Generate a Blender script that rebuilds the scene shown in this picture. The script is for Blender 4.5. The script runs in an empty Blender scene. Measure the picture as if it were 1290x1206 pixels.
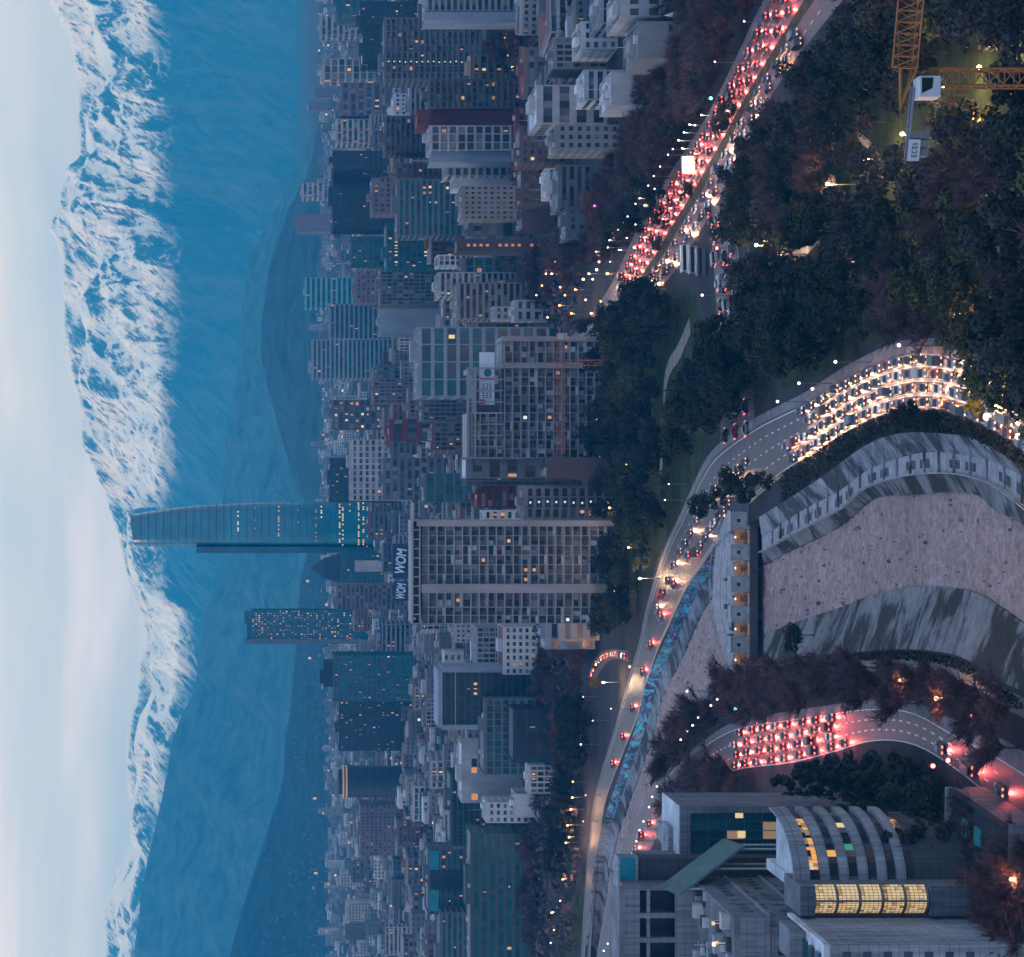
import bpy, math, random
from mathutils import Vector, Matrix, noise as mn
C = bpy.context.scene
COL = C.collection
random.seed(7)
F, H, V0, U0 = 2790.0, 130.0, 345.0, 603.0      # focal length in photo pixels, eye height, horizon, centre line

# ---------------------------------------------------------------- helpers
def G(x, y, z=0.0):
    """ground point (height z) seen at photo position x, y"""
    Y = (H - z) * F / (x - V0)
    return ((U0 - y) * Y / F, Y, z)
def YB(x, z=0.0):
    return (H - z) * F / (x - V0)
def ZT(x, Y):
    return H - (x - V0) * Y / F
def XW(y, Y):
    return (U0 - y) * Y / F

class MB:
    def __init__(s):
        s.v = []; s.f = []; s.m = []
    def face(s, pts, m=0):
        b = len(s.v); s.v += [tuple(p) for p in pts]; s.f.append(tuple(range(b, b + len(pts)))); s.m.append(m)
    def box(s, x0, x1, y0, y1, z0, z1, m=0, bottom=True):
        b = len(s.v)
        s.v += [(x0,y0,z0),(x1,y0,z0),(x1,y1,z0),(x0,y1,z0),(x0,y0,z1),(x1,y0,z1),(x1,y1,z1),(x0,y1,z1)]
        q = [(0,1,5,4),(1,2,6,5),(2,3,7,6),(3,0,4,7),(4,5,6,7)]
        if bottom: q.append((3,2,1,0))
        for f in q:
            s.f.append(tuple(b + i for i in f)); s.m.append(m)
    def tube(s, p, q, r0, r1=None, n=6, m=0, cap=True):
        r1 = r0 if r1 is None else r1
        p = Vector(p); q = Vector(q); d = (q - p)
        if d.length < 1e-6: return
        d.normalize()
        a = d.orthogonal().normalized(); c = d.cross(a)
        b = len(s.v)
        for (o, r) in ((p, r0), (q, r1)):
            for k in range(n):
                t = 2 * math.pi * k / n
                s.v.append(tuple(o + a * (r * math.cos(t)) + c * (r * math.sin(t))))
        for k in range(n):
            k2 = (k + 1) % n
            s.f.append((b + k, b + k2, b + n + k2, b + n + k)); s.m.append(m)
        if cap:
            s.f.append(tuple(b + n + k for k in range(n))); s.m.append(m)
            s.f.append(tuple(b + n - 1 - k for k in range(n))); s.m.append(m)
    def prism(s, poly, z0, z1, m=0, scale=1.0):
        n = len(poly); b = len(s.v)
        s.v += [(x, y, z0) for x, y in poly] + [(x * scale, y * scale, z1) for x, y in poly]
        for k in range(n):
            k2 = (k + 1) % n
            s.f.append((b + k, b + k2, b + n + k2, b + n + k)); s.m.append(m)
        s.f.append(tuple(b + n + k for k in range(n))); s.m.append(m)
        s.f.append(tuple(b + n - 1 - k for k in range(n))); s.m.append(m)
    def loft(s, rows, m=0):
        b = len(s.v); n = len(rows[0])
        for r in rows: s.v += [tuple(p) for p in r]
        for i in range(len(rows) - 1):
            for k in range(n - 1):
                s.f.append((b + i*n + k, b + i*n + k + 1, b + (i+1)*n + k + 1, b + (i+1)*n + k)); s.m.append(m)
    def mesh(s, name, mats, smooth=False):
        me = bpy.data.meshes.new(name)
        me.from_pydata(s.v, [], s.f)
        for m in (mats if isinstance(mats, (list, tuple)) else [mats]): me.materials.append(m)
        if any(s.m): me.polygons.foreach_set('material_index', s.m)
        if smooth: me.polygons.foreach_set('use_smooth', [True] * len(s.f))
        me.update()
        return me
    def build(s, name, mats, parent=None, smooth=False):
        return link(name, s.mesh(name, mats, smooth), parent)

def link(name, data, parent=None, loc=None):
    o = bpy.data.objects.new(name, data)
    COL.objects.link(o)
    if parent is not None: o.parent = parent
    if loc is not None: o.location = loc
    return o
def tag(o, label=None, cat=None, group=None, kind=None):
    if label: o['label'] = label
    if cat: o['category'] = cat
    if group: o['group'] = group
    if kind: o['kind'] = kind
    return o
def empty(name, label, cat, loc=(0,0,0), rz=0.0, group=None):
    o = link(name, None, None, loc); o.rotation_euler = (0, 0, rz); o.empty_display_size = 0.5
    return tag(o, label, cat, group)
def copy_tree(o, parent=None):
    c = o.copy(); COL.objects.link(c)
    if parent is not None: c.parent = parent
    for ch in KIDS.get(o.name, []): copy_tree(ch, c)
    return c
KIDS = {}
def reg(o):
    """remember the children of a prototype so that copies carry their parts"""
    for ch in bpy.data.objects:
        if ch.parent is o:
            KIDS.setdefault(o.name, []).append(ch)
            for c2 in bpy.data.objects:
                if c2.parent is ch: KIDS.setdefault(ch.name, []).append(c2)

# ---------------------------------------------------------------- materials
MATS = {}
def mat(name, col, rough=0.8, var=0.25, scale=0.3, stretch=1.0, metal=0.0, emit=None, es=0.0, spec=0.3, rnd=0.0, bump=0.0, col2=None):
    if name in MATS: return MATS[name]
    m = bpy.data.materials.new(name); m.use_nodes = True
    nt = m.node_tree; b = nt.nodes['Principled BSDF']
    b.inputs['Roughness'].default_value = rough
    b.inputs['Metallic'].default_value = metal
    b.inputs['Specular IOR Level'].default_value = spec
    b.inputs['Base Color'].default_value = (*col, 1)
    if var > 0:
        tc = nt.nodes.new('ShaderNodeTexCoord'); mp = nt.nodes.new('ShaderNodeMapping')
        mp.inputs['Scale'].default_value = (scale, scale, scale * stretch)
        nz = nt.nodes.new('ShaderNodeTexNoise'); nz.inputs['Scale'].default_value = 1.0
        nz.inputs['Detail'].default_value = 5; nz.inputs['Roughness'].default_value = 0.65
        nt.links.new(tc.outputs['Object'], mp.inputs['Vector']); nt.links.new(mp.outputs[0], nz.inputs['Vector'])
        rp = nt.nodes.new('ShaderNodeValToRGB')
        lo = [c * (1 - var) for c in col]; hi = [min(1, c * (1 + var)) for c in (col2 or col)]
        rp.color_ramp.elements[0].position = 0.33; rp.color_ramp.elements[1].position = 0.67
        rp.color_ramp.elements[0].color = (*lo, 1); rp.color_ramp.elements[1].color = (*hi, 1)
        nt.links.new(nz.outputs['Fac'], rp.inputs['Fac'])
        out = rp.outputs['Color']
        if rnd > 0:
            oi = nt.nodes.new('ShaderNodeObjectInfo'); hs = nt.nodes.new('ShaderNodeHueSaturation')
            mr = nt.nodes.new('ShaderNodeMapRange'); mr.inputs['To Min'].default_value = 1 - rnd; mr.inputs['To Max'].default_value = 1 + rnd
            nt.links.new(oi.outputs['Random'], mr.inputs['Value']); nt.links.new(mr.outputs[0], hs.inputs['Value'])
            nt.links.new(out, hs.inputs['Color']); out = hs.outputs['Color']
        nt.links.new(out, b.inputs['Base Color'])
        if bump > 0:
            bp = nt.nodes.new('ShaderNodeBump'); bp.inputs['Strength'].default_value = bump; bp.inputs['Distance'].default_value = 0.3
            nt.links.new(nz.outputs['Fac'], bp.inputs['Height']); nt.links.new(bp.outputs[0], b.inputs['Normal'])
    if emit:
        b.inputs['Emission Color'].default_value = (*emit, 1); b.inputs['Emission Strength'].default_value = es
    MATS[name] = m
    return m
def ramp(nt, stops):
    r = nt.nodes.new('ShaderNodeValToRGB'); e = r.color_ramp.elements
    while len(e) < len(stops): e.new(0.5)
    for k, (p, c) in enumerate(stops): e[k].position = p; e[k].color = (*c, 1)
    return r

def nth(k):
    a = ['first','second','third','fourth','fifth','sixth','seventh','eighth','ninth','tenth','eleventh','twelfth','thirteenth','fourteenth','fifteenth','sixteenth','seventeenth','eighteenth','nineteenth','twentieth']
    if k <= 20: return a[k - 1]
    t = ['twenty','thirty','forty','fifty','sixty'][k // 10 - 2]
    return t + '-' + a[k % 10 - 1] if k % 10 else {2:'twentieth',3:'thirtieth',4:'fortieth',5:'fiftieth',6:'sixtieth'}[k // 10]
# ---------------------------------------------------------------- camera
cam = bpy.data.cameras.new('camera'); cam.sensor_fit = 'HORIZONTAL'; cam.sensor_width = 36
cam.lens = F / 1290 * 36; cam.shift_x = (645 - V0) / 1290
cam.clip_start = 1.0; cam.clip_end = 40000
co = bpy.data.objects.new('camera', cam); COL.objects.link(co)
# the photograph is turned on its side: the sky lies at its left edge
co.matrix_world = Matrix(((0,1,0,0),(0,0,-1,0),(-1,0,0,H),(0,0,0,1)))
C.camera = co
C.view_settings.view_transform = 'Standard'; C.view_settings.look = 'None'
C.view_settings.exposure = 0; C.view_settings.gamma = 1
C.cycles.max_bounces = 5; C.cycles.diffuse_bounces = 2; C.cycles.glossy_bounces = 2; C.cycles.transmission_bounces = 2
C.cycles.volume_bounces = 0; C.cycles.use_denoising = True
C.cycles.sample_clamp_indirect = 3.0; C.cycles.caustics_reflective = False; C.cycles.caustics_refractive = False

# ---------------------------------------------------------------- sky and sun
SUN_EL, SUN_AZ = math.radians(11), math.radians(248)   # low in the west, behind the viewer's left shoulder
w = bpy.data.worlds.new('World'); C.world = w; w.use_nodes = True
nt = w.node_tree; bg = nt.nodes['Background']
sky = nt.nodes.new('ShaderNodeTexSky'); sky.sky_type = 'NISHITA'; sky.sun_disc = False
sky.sun_elevation = SUN_EL; sky.sun_rotation = SUN_AZ; sky.altitude = 500
tc = nt.nodes.new('ShaderNodeTexCoord')
mp = nt.nodes.new('ShaderNodeMapping'); mp.inputs['Scale'].default_value = (2.2, 2.2, 16); mp.inputs['Location'].default_value = (3.1, 0.4, 1.2)
nz = nt.nodes.new('ShaderNodeTexNoise'); nz.inputs['Scale'].default_value = 1.6; nz.inputs['Detail'].default_value = 6; nz.inputs['Roughness'].default_value = 0.55; nz.inputs['Distortion'].default_value = 0.4
nt.links.new(tc.outputs['Generated'], mp.inputs['Vector']); nt.links.new(mp.outputs[0], nz.inputs['Vector'])
CL = 10.0
rp = ramp(nt, [(0.32, (0.45,0.62,0.79)), (0.47, (0.57,0.71,0.84)), (0.62, (0.77,0.89,1.07))])
nt.links.new(nz.outputs['Fac'], rp.inputs['Fac'])
# tint by height: low blue offsets the haze, unseen zenith boosted as fill light
sx = nt.nodes.new('ShaderNodeSeparateXYZ'); nt.links.new(tc.outputs['Generated'], sx.inputs[0])
mr = nt.nodes.new('ShaderNodeMapRange'); mr.inputs['From Min'].default_value = 0.02; mr.inputs['From Max'].default_value = 0.9
mr.inputs['To Min'].default_value = 0.0; mr.inputs['To Max'].default_value = 1.0
nt.links.new(sx.outputs['Z'], mr.inputs['Value'])
zr = ramp(nt, [(0.0, (0.78,0.99,1.75)), (0.055, (0.84,1.02,1.60)), (0.12, (1.12,1.27,1.70)), (0.35, (1.0,1.12,1.34)), (1.0, (1.02,1.27,1.85))])
nt.links.new(mr.outputs[0], zr.inputs['Fac'])
mu = nt.nodes.new('ShaderNodeMixRGB'); mu.blend_type = 'MULTIPLY'; mu.inputs['Fac'].default_value = 1
nt.links.new(rp.outputs['Color'], mu.inputs['Color1']); nt.links.new(zr.outputs['Color'], mu.inputs['Color2'])
sc = nt.nodes.new('ShaderNodeVectorMath'); sc.operation = 'SCALE'; sc.inputs['Scale'].default_value = CL
nt.links.new(mu.outputs[0], sc.inputs[0])
mx = nt.nodes.new('ShaderNodeMixRGB'); mx.inputs['Fac'].default_value = 0.93
nt.links.new(sky.outputs[0], mx.inputs['Color1']); nt.links.new(sc.outputs[0], mx.inputs['Color2'])
nt.links.new(mx.outputs[0], bg.inputs['Color']); bg.inputs['Strength'].default_value = 0.1
sl = bpy.data.lights.new('sun', 'SUN'); sl.energy = 1.0; sl.angle = math.radians(12); sl.color = (1.0, 0.96, 0.99)
so = bpy.data.objects.new('sun', sl); COL.objects.link(so)
# sun_rotation turns clockwise from +Y
sd = Vector((math.sin(SUN_AZ) * math.cos(SUN_EL), math.cos(SUN_AZ) * math.cos(SUN_EL), math.sin(SUN_EL)))
so.rotation_euler = sd.to_track_quat('Z', 'Y').to_euler()

# ---------------------------------------------------------------- haze
hz = MB(); hz.box(-8200, 8200, -700, 18500, -12, 2600)
hm = bpy.data.materials.new('haze'); hm.use_nodes = True
n2 = hm.node_tree; n2.nodes.remove(n2.nodes['Principled BSDF'])
pv = n2.nodes.new('ShaderNodeVolumePrincipled')
pv.inputs['Color'].default_value = (0.006, 0.42, 1.0, 1); pv.inputs['Density'].default_value = 0.85e-4
pv.inputs['Anisotropy'].default_value = 0.0
pv.inputs['Absorption Color'].default_value = (1, 1, 1, 1)
n2.links.new(pv.outputs[0], n2.nodes['Material Output'].inputs['Volume'])
tag(hz.build('haze', hm), kind='stuff')
# ---------------------------------------------------------------- mountains
def interp(tab, t):
    if t <= tab[0][0]: return tab[0][1]
    for (a, va), (b, vb) in zip(tab, tab[1:]):
        if t <= b:
            k = (t - a) / (b - a); return va + (vb - va) * k
    return tab[-1][1]
def smooth(tab, n=3):
    return tab
def ridged(p, octv=6, lac=2.1, gain=0.55):
    a, f, s, wgt = 1.0, 1.0, 0.0, 1.0
    for k in range(octv):
        n = 1 - abs(mn.noise(Vector((p[0]*f, p[1]*f, p[2]*f + 7.3*k)))) * 1.9
        n = max(n, 0) ** 2 * wgt
        wgt = min(1, max(0, n * 1.6))
        s += n * a; a *= gain; f *= lac
    return s
def mountain(name, prof, Yr, depth, back, ny, nt_, amp, fx, mt, pexp=0.8, jag=6.0, seed=0.0, zfoot=0.0, octv=6, fine=0):
    mb = MB(); rows = []
    ys = [-330 + 1860 * k / ny for k in range(ny + 1)]
    for j in range(nt_ + 1):
        q = -back + (1 + back) * j / nt_          # < 0 behind the crest, 0 crest, 1 foot
        row = []
        for y in ys:
            X = XW(y, Yr)
            zr = H + (V0 - interp(prof, y)) * Yr / F
            zr += jag * (mn.noise(Vector((X / 150, seed, 0))) + 0.6 * mn.noise(Vector((X / 60, seed, 3))) + 0.35 * mn.noise(Vector((X / 22, seed, 6))))
            Y = Yr - q * depth
            if q <= 0: z = zr * (1 + q / back * 0.55) if back > 0 else zr; amp_ = 0
            else: z = zfoot + (zr - zfoot) * (1 - q) ** pexp; amp_ = amp
            env = min(1, abs(q) / 0.10) * (1 - max(0, q - 0.75) / 0.25 if q > 0.75 else 1)
            if fine:
                # spurs run down the fall line, branching, at a slant that changes along the range
                d = q * depth; u = X + d * (0.55 + 0.5 * mn.noise(Vector((X / 2600, 1.7, seed)))) + 260 * mn.noise(Vector((X / 1100, d / 1100, seed)))
                r = 0; f_ = 1 / 900; a_ = 1.0
                for k_ in range(6):
                    r += a_ * (0.62 - 1.7 * abs(mn.noise(Vector((u * f_, d * f_ * .35, seed + k_ * 4)))))
                    f_ *= 2.05; a_ *= .52; u += 30 * r
                z += amp_ * env * r * min(1, max(.3, zr / 1350))
            else:
                wx = X + 160 * mn.noise(Vector((X / 700, Y / 700, seed)))
                r = ridged((wx * fx, Y * fx * 0.55, seed), octv) - 0.75
                z += amp_ * env * r * (0.35 + 0.65 * min(1, max(0, zr) / 500))
            if q > 0: z = min(z, H + (zr - H) * (Y / Yr) - 2 * min(1, q / .05))
            row.append((X, Y + 40 * mn.noise(Vector((X / 200, z / 200, seed + 5))) * (1 if q > 0.05 else 0), max(z, -6 if q > 0.9 else z)))
        rows.append(row)
    mb.loft(rows)
    o = mb.build(name, mt, smooth=True)
    return tag(o, kind='structure')

def snow_mat():
    m = bpy.data.materials.new('snow_and_rock'); m.use_nodes = True
    nt = m.node_tree; b = nt.nodes['Principled BSDF']; b.inputs['Roughness'].default_value = 0.9; b.inputs['Specular IOR Level'].default_value = 0.1
    L = nt.links.new
    g = nt.nodes.new('ShaderNodeNewGeometry'); sp = nt.nodes.new('ShaderNodeSeparateXYZ'); L(g.outputs['Position'], sp.inputs[0])
    sn = nt.nodes.new('ShaderNodeSeparateXYZ'); L(g.outputs['Normal'], sn.inputs[0])
    def noise_(scale, det, rough=0.6, sc=(1,1,1)):
        mp = nt.nodes.new('ShaderNodeMapping'); mp.inputs['Scale'].default_value = sc
        L(g.outputs['Position'], mp.inputs['Vector'])
        n = nt.nodes.new('ShaderNodeTexNoise'); n.inputs['Scale'].default_value = scale; n.inputs['Detail'].default_value = det; n.inputs['Roughness'].default_value = rough
        L(mp.outputs[0], n.inputs['Vector']); return n.outputs['Fac']
    def math_(op, a, bb, cl=False):
        n = nt.nodes.new('ShaderNodeMath'); n.operation = op; n.use_clamp = cl
        for k, x in enumerate((a, bb)):
            if isinstance(x, (int, float)): n.inputs[k].default_value = x
            else: L(x, n.inputs[k])
        return n.outputs[0]
    # altitude: the snow line wanders with the relief; steep and bare patches follow the fall line
    sl_ = nt.nodes.new('ShaderNodeCombineXYZ'); L(math_('ADD', sp.outputs['X'], math_('MULTIPLY', sp.outputs['Z'], -0.9)), sl_.inputs[0]); L(sp.outputs['Z'], sl_.inputs[2]); L(sp.outputs['Y'], sl_.inputs[1])
    def streak(scale, det, rough, sc):
        mp = nt.nodes.new('ShaderNodeMapping'); mp.inputs['Scale'].default_value = sc; L(sl_.outputs[0], mp.inputs['Vector'])
        n = nt.nodes.new('ShaderNodeTexNoise'); n.inputs['Scale'].default_value = scale; n.inputs['Detail'].default_value = det; n.inputs['Roughness'].default_value = rough; n.inputs['Distortion'].default_value = .6
        L(mp.outputs[0], n.inputs['Vector']); return n.outputs['Fac']
    n1 = noise_(0.004, 6); n3 = streak(0.026, 9, 0.78, (1, 0.15, 0.30)); n4 = streak(0.085, 7, 0.75, (1, 0.1, 0.25))
    cv = nt.nodes.new('ShaderNodeFloatCurve')
    xm = math_('ADD', math_('MULTIPLY', sp.outputs['X'], 1 / 6300.0), 0.5, True)
    c = cv.mapping.curves[0]
    pts = [(0.0, 0.95), (0.043, 0.91), (0.124, 0.73), (0.20, 0.495), (0.275, 0.255), (0.351, 0.10), (0.381, 0.315), (0.434, 0.62), (0.502, 0.44), (0.653, 0.36), (0.805, 0.49), (1.0, 0.62)]
    c.points[0].location = pts[0]; c.points[1].location = pts[-1]
    for p in pts[1:-1]: c.points.new(*p)
    cv.mapping.update(); L(xm, cv.inputs['Value'])
    alt = math_('SUBTRACT', sp.outputs['Z'], math_('ADD', math_('MULTIPLY', cv.outputs[0], 400), 615))
    alt = math_('ADD', alt, math_('ADD', math_('MULTIPLY', math_('SUBTRACT', n1, .5), 190), math_('MULTIPLY', math_('SUBTRACT', n3, .5), 300)))
    snow_a = math_('ADD', math_('MULTIPLY', alt, 1 / 150.0), .5, True)
    steep = math_('MULTIPLY', math_('SUBTRACT', sn.outputs['Z'], 0.50), 1.25)
    steep = math_('ADD', steep, math_('MULTIPLY', math_('SUBTRACT', n3, 0.5), 1.0))
    steep = math_('ADD', steep, math_('MULTIPLY', math_('SUBTRACT', n4, 0.5), 2.7))
    snow_s = math_('MULTIPLY', steep, 4.6, True)
    fac = math_('MULTIPLY', snow_a, snow_s)
    rk = ramp(nt, [(0.35, (0.014,0.040,0.068)), (0.7, (0.070,0.11,0.16))]); L(n3, rk.inputs['Fac'])
    snw = ramp(nt, [(0.3, (0.74,0.79,0.86)), (0.7, (0.84,0.87,0.92))]); L(n1, snw.inputs['Fac'])  # bluish cast of shaded snow put into the snow colour
    mx = nt.nodes.new('ShaderNodeMixRGB'); L(fac, mx.inputs['Fac']); L(rk.outputs[0], mx.inputs['Color1']); L(snw.outputs[0], mx.inputs['Color2'])
    L(mx.outputs[0], b.inputs['Base Color'])
    return m
SNOW = [(-330,40),(-60,45),(0,60),(20,70),(40,85),(70,92),(100,95),(150,99),(200,101),(212,98),(225,82),(240,78),(262,74),(280,66),(290,64),(300,69),(330,80),(360,79),(400,80),(440,82),(480,92),(500,98),(520,102),(540,101),(560,103),(580,112),(600,122),(620,130),(650,141),(690,153),(720,160),(745,168),(760,175),(800,184),(815,183),(830,176),(870,172),(900,164),(920,161),(945,158),(960,160),(1000,163),(1040,164),(1060,165),(1080,157),(1090,150),(1110,143),(1130,136),(1145,130),(1160,131),(1206,136),(1300,120),(1530,110)]
FOOT = [(-330,398),(0,394),(100,392),(200,388),(240,374),(270,352),(300,332),(330,313),(400,302),(480,296),(560,284),(620,278),(680,285),(720,272),(760,259),(800,252),(850,248),(880,240),(900,229),(930,217),(1000,204),(1060,190),(1130,176),(1206,167),(1360,152),(1530,145)]
HILL = [(-330,430),(180,402),(215,393),(235,385),(260,366),(280,357),(300,350),(340,338),(370,333),(400,329),(430,327),(450,328),(480,333),(520,345),(560,356),(600,369),(640,386),(680,401),(720,420),(1530,430)]
LEFT = [(-330,430),(560,425),(640,402),(700,386),(735,378),(790,374),(840,371),(900,364),(930,358),(980,357),(1000,352),(1030,341),(1080,326),(1120,312),(1160,300),(1206,287),(1360,240),(1530,210)]
SM = snow_mat()
mountain('rear_mountains', SNOW, 16600, 1500, 0.15, 800, 90, 300, 1/430.0, SM, 0.80, 14, 2.0, fine=1, zfoot=500)
SNOWF = [(y, interp(SNOW, y) + (26 + 13 * math.sin(y / 43) + 9 * math.sin(y / 17 + 1)) * (1 if y < 640 else .42)) for y in range(-330, 1540, 8)]
mountain('snowy_mountains', SNOWF, 14900, 2500, 0.05, 1000, 240, 330, 1/430.0, SM, 0.80, 16, 14.0, fine=1)
mountain('foothills', FOOT, 10000, 2000, 0.3, 260, 46, 60, 1/420.0, mat('forest_slope', (0.035,0.070,0.085), 0.95, 0.5, 0.012, spec=0.05), 0.9, 2.5, 11.0, octv=5)  # slope colour lightened to carry the valley haze
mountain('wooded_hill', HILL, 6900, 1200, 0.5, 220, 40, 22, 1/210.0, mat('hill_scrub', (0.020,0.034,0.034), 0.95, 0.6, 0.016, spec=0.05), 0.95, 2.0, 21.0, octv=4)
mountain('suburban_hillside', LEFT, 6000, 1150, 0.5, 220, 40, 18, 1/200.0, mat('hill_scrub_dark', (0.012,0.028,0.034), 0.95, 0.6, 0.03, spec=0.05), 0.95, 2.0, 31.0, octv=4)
# ---------------------------------------------------------------- lines seen in the photograph, as ground curves
def resample(pts, n):
    """Catmull-Rom through the points, n samples spaced evenly by length"""
    P = [Vector(p) for p in pts]
    P = [P[0] * 2 - P[1]] + P + [P[-1] * 2 - P[-2]]
    out = []
    for i in range(1, len(P) - 2):
        a, b, c, d = P[i-1], P[i], P[i+1], P[i+2]
        for k in range(16):
            t = k / 16
            out.append(0.5 * ((2*b) + (c - a)*t + (2*a - 5*b + 4*c - d)*t*t + (3*b - a - 3*c + d)*t**3))
    out.append(P[-2])
    L = [0]
    for p, q in zip(out, out[1:]): L.append(L[-1] + (q - p).length)
    res = []; j = 0
    for k in range(n):
        s = L[-1] * k / (n - 1)
        while j < len(L) - 2 and L[j+1] < s: j += 1
        t = (s - L[j]) / max(1e-9, L[j+1] - L[j]); res.append(out[j].lerp(out[j+1], min(1, max(0, t))))
    return res
def line(pts, z=0.0, n=80):
    return resample([G(x, y, z) for x, y in pts], n)
def lift(pts, dz):
    return [Vector((p.x, p.y, p.z + dz)) for p in pts]
def ribbon(name, A, B, m, dz=0.0, kind='structure', parts=1):
    mb = MB(); mb.loft([[a + (b - a) * (k / parts) for k in range(parts + 1)] for a, b in zip(lift(A, dz), lift(B, dz))])
    o = mb.build(name, m)
    return tag(o, kind=kind)
def length(A): return sum((q - p).length for p, q in zip(A, A[1:]))
def at(A, B, s, f):
    """point and heading on a ribbon: s metres along, f across"""
    M = [a + (b - a) * f for a, b in zip(A, B)]
    for p, q in zip(M, M[1:]):
        d = (q - p).length
        if s <= d or q is M[-1]:
            v = (q - p).normalized(); return p + v * s, math.atan2(v.y, v.x)
        s -= d

# river: near reach (towards the viewer) and the reach beyond the bridge
W1 = [(1420,690),(1340,622),(1290,586),(1240,556),(1200,547),(1140,546),(1100,559),(1060,586),(1040,601),(1000,627),(960,652)]
W2 = [(1420,705),(1340,640),(1290,602),(1256,584),(1217,574),(1185,570),(1149,573),(1096,591),(1055,620),(1008,645),(960,678)]
W3 = [(1420,745),(1340,680),(1290,637),(1256,612),(1220,600),(1185,597),(1140,601),(1090,617),(1062,641),(1008,670),(960,697)]
B1 = [(1420,765),(1340,700),(1290,662),(1251,641),(1231,624),(1194,620),(1144,624),(1099,629),(1057,663),(995,694),(962,712)]
B2 = [(1420,860),(1340,815),(1290,786),(1239,752),(1201,741),(1144,740),(1089,753),(1062,764),(1002,784),(962,800)]
L1 = [(1420,960),(1340,905),(1290,872),(1268,862),(1231,838),(1194,823),(1140,818),(1094,820),(1002,828),(962,842)]
wl1 = line(W1); wl2 = line(W2, -2.0); wl3 = line(W3, -2.0); bl1 = line(B1, -4.0); bl2 = line(B2, -4.0); ll1 = line(L1)
G1 = [(928,666),(911,682),(889,712),(864,754),(842,806),(819,856),(809,896),(802,922),(789,958),(774,1003),(765,1030),(752,1090),(742,1180),(735,1260)]
gl1 = line(G1)
gl2 = [Vector((p.x - 0.3, p.y, -2.6)) for p in gl1]
gl3 = [Vector((p.x - 5.5, p.y - 2, -4.0)) for p in gl1]
gl4 = [Vector((p.x - 30, p.y - 6, -4.0)) for p in gl1]
gl5 = [Vector((p.x - 40, p.y - 8, 0.0)) for p in gl1]

def stain_mat(name, base, dark, sx=0.9, sz=0.05, mix=0.55, rough=0.9):
    m = bpy.data.materials.new(name); m.use_nodes = True
    nt = m.node_tree; b = nt.nodes['Principled BSDF']; b.inputs['Roughness'].default_value = rough; b.inputs['Specular IOR Level'].default_value = 0.15
    tc = nt.nodes.new('ShaderNodeTexCoord')
    mp = nt.nodes.new('ShaderNodeMapping'); mp.inputs['Scale'].default_value = (sz, sx, 0.08)
    nt.links.new(tc.outputs['Object'], mp.inputs['Vector'])
    n1 = nt.nodes.new('ShaderNodeTexNoise'); n1.inputs['Scale'].default_value = 0.45; n1.inputs['Detail'].default_value = 7; n1.inputs['Roughness'].default_value = 0.7
    nt.links.new(mp.outputs[0], n1.inputs['Vector'])
    n2 = nt.nodes.new('ShaderNodeTexNoise'); n2.inputs['Scale'].default_value = 0.6; n2.inputs['Detail'].default_value = 8
    nt.links.new(tc.outputs['Object'], n2.inputs['Vector'])
    n3 = nt.nodes.new('ShaderNodeTexNoise'); n3.inputs['Scale'].default_value = 0.075; n3.inputs['Detail'].default_value = 4; n3.inputs['Distortion'].default_value = .8
    nt.links.new(tc.outputs['Object'], n3.inputs['Vector'])
    av = nt.nodes.new('ShaderNodeMath'); av.operation = 'MULTIPLY_ADD'; av.inputs[1].default_value = .85; nt.links.new(n3.outputs['Fac'], av.inputs[0])
    hv = nt.nodes.new('ShaderNodeMath'); hv.operation = 'MULTIPLY'; hv.inputs[1].default_value = .55; nt.links.new(n1.outputs['Fac'], hv.inputs[0]); nt.links.new(hv.outputs[0], av.inputs[2])
    mid = tuple((a * .7 + b_ * .3) for a, b_ in zip(base, dark))
    r1 = ramp(nt, [(0.585, base), (0.68, mid), (0.76, dark), (0.9, dark)]); nt.links.new(av.outputs[0], r1.inputs['Fac'])
    r2 = ramp(nt, [(0.3, (0.7,0.7,0.7)), (0.7, (1.15,1.15,1.15))]); nt.links.new(n2.outputs['Fac'], r2.inputs['Fac'])
    mu = nt.nodes.new('ShaderNodeMixRGB'); mu.blend_type = 'MULTIPLY'; mu.inputs['Fac'].default_value = 1
    nt.links.new(r1.outputs[0], mu.inputs['Color1']); nt.links.new(r2.outputs[0], mu.inputs['Color2'])
    nt.links.new(mu.outputs[0], b.inputs['Base Color'])
    MATS[name] = m
    return m
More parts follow.
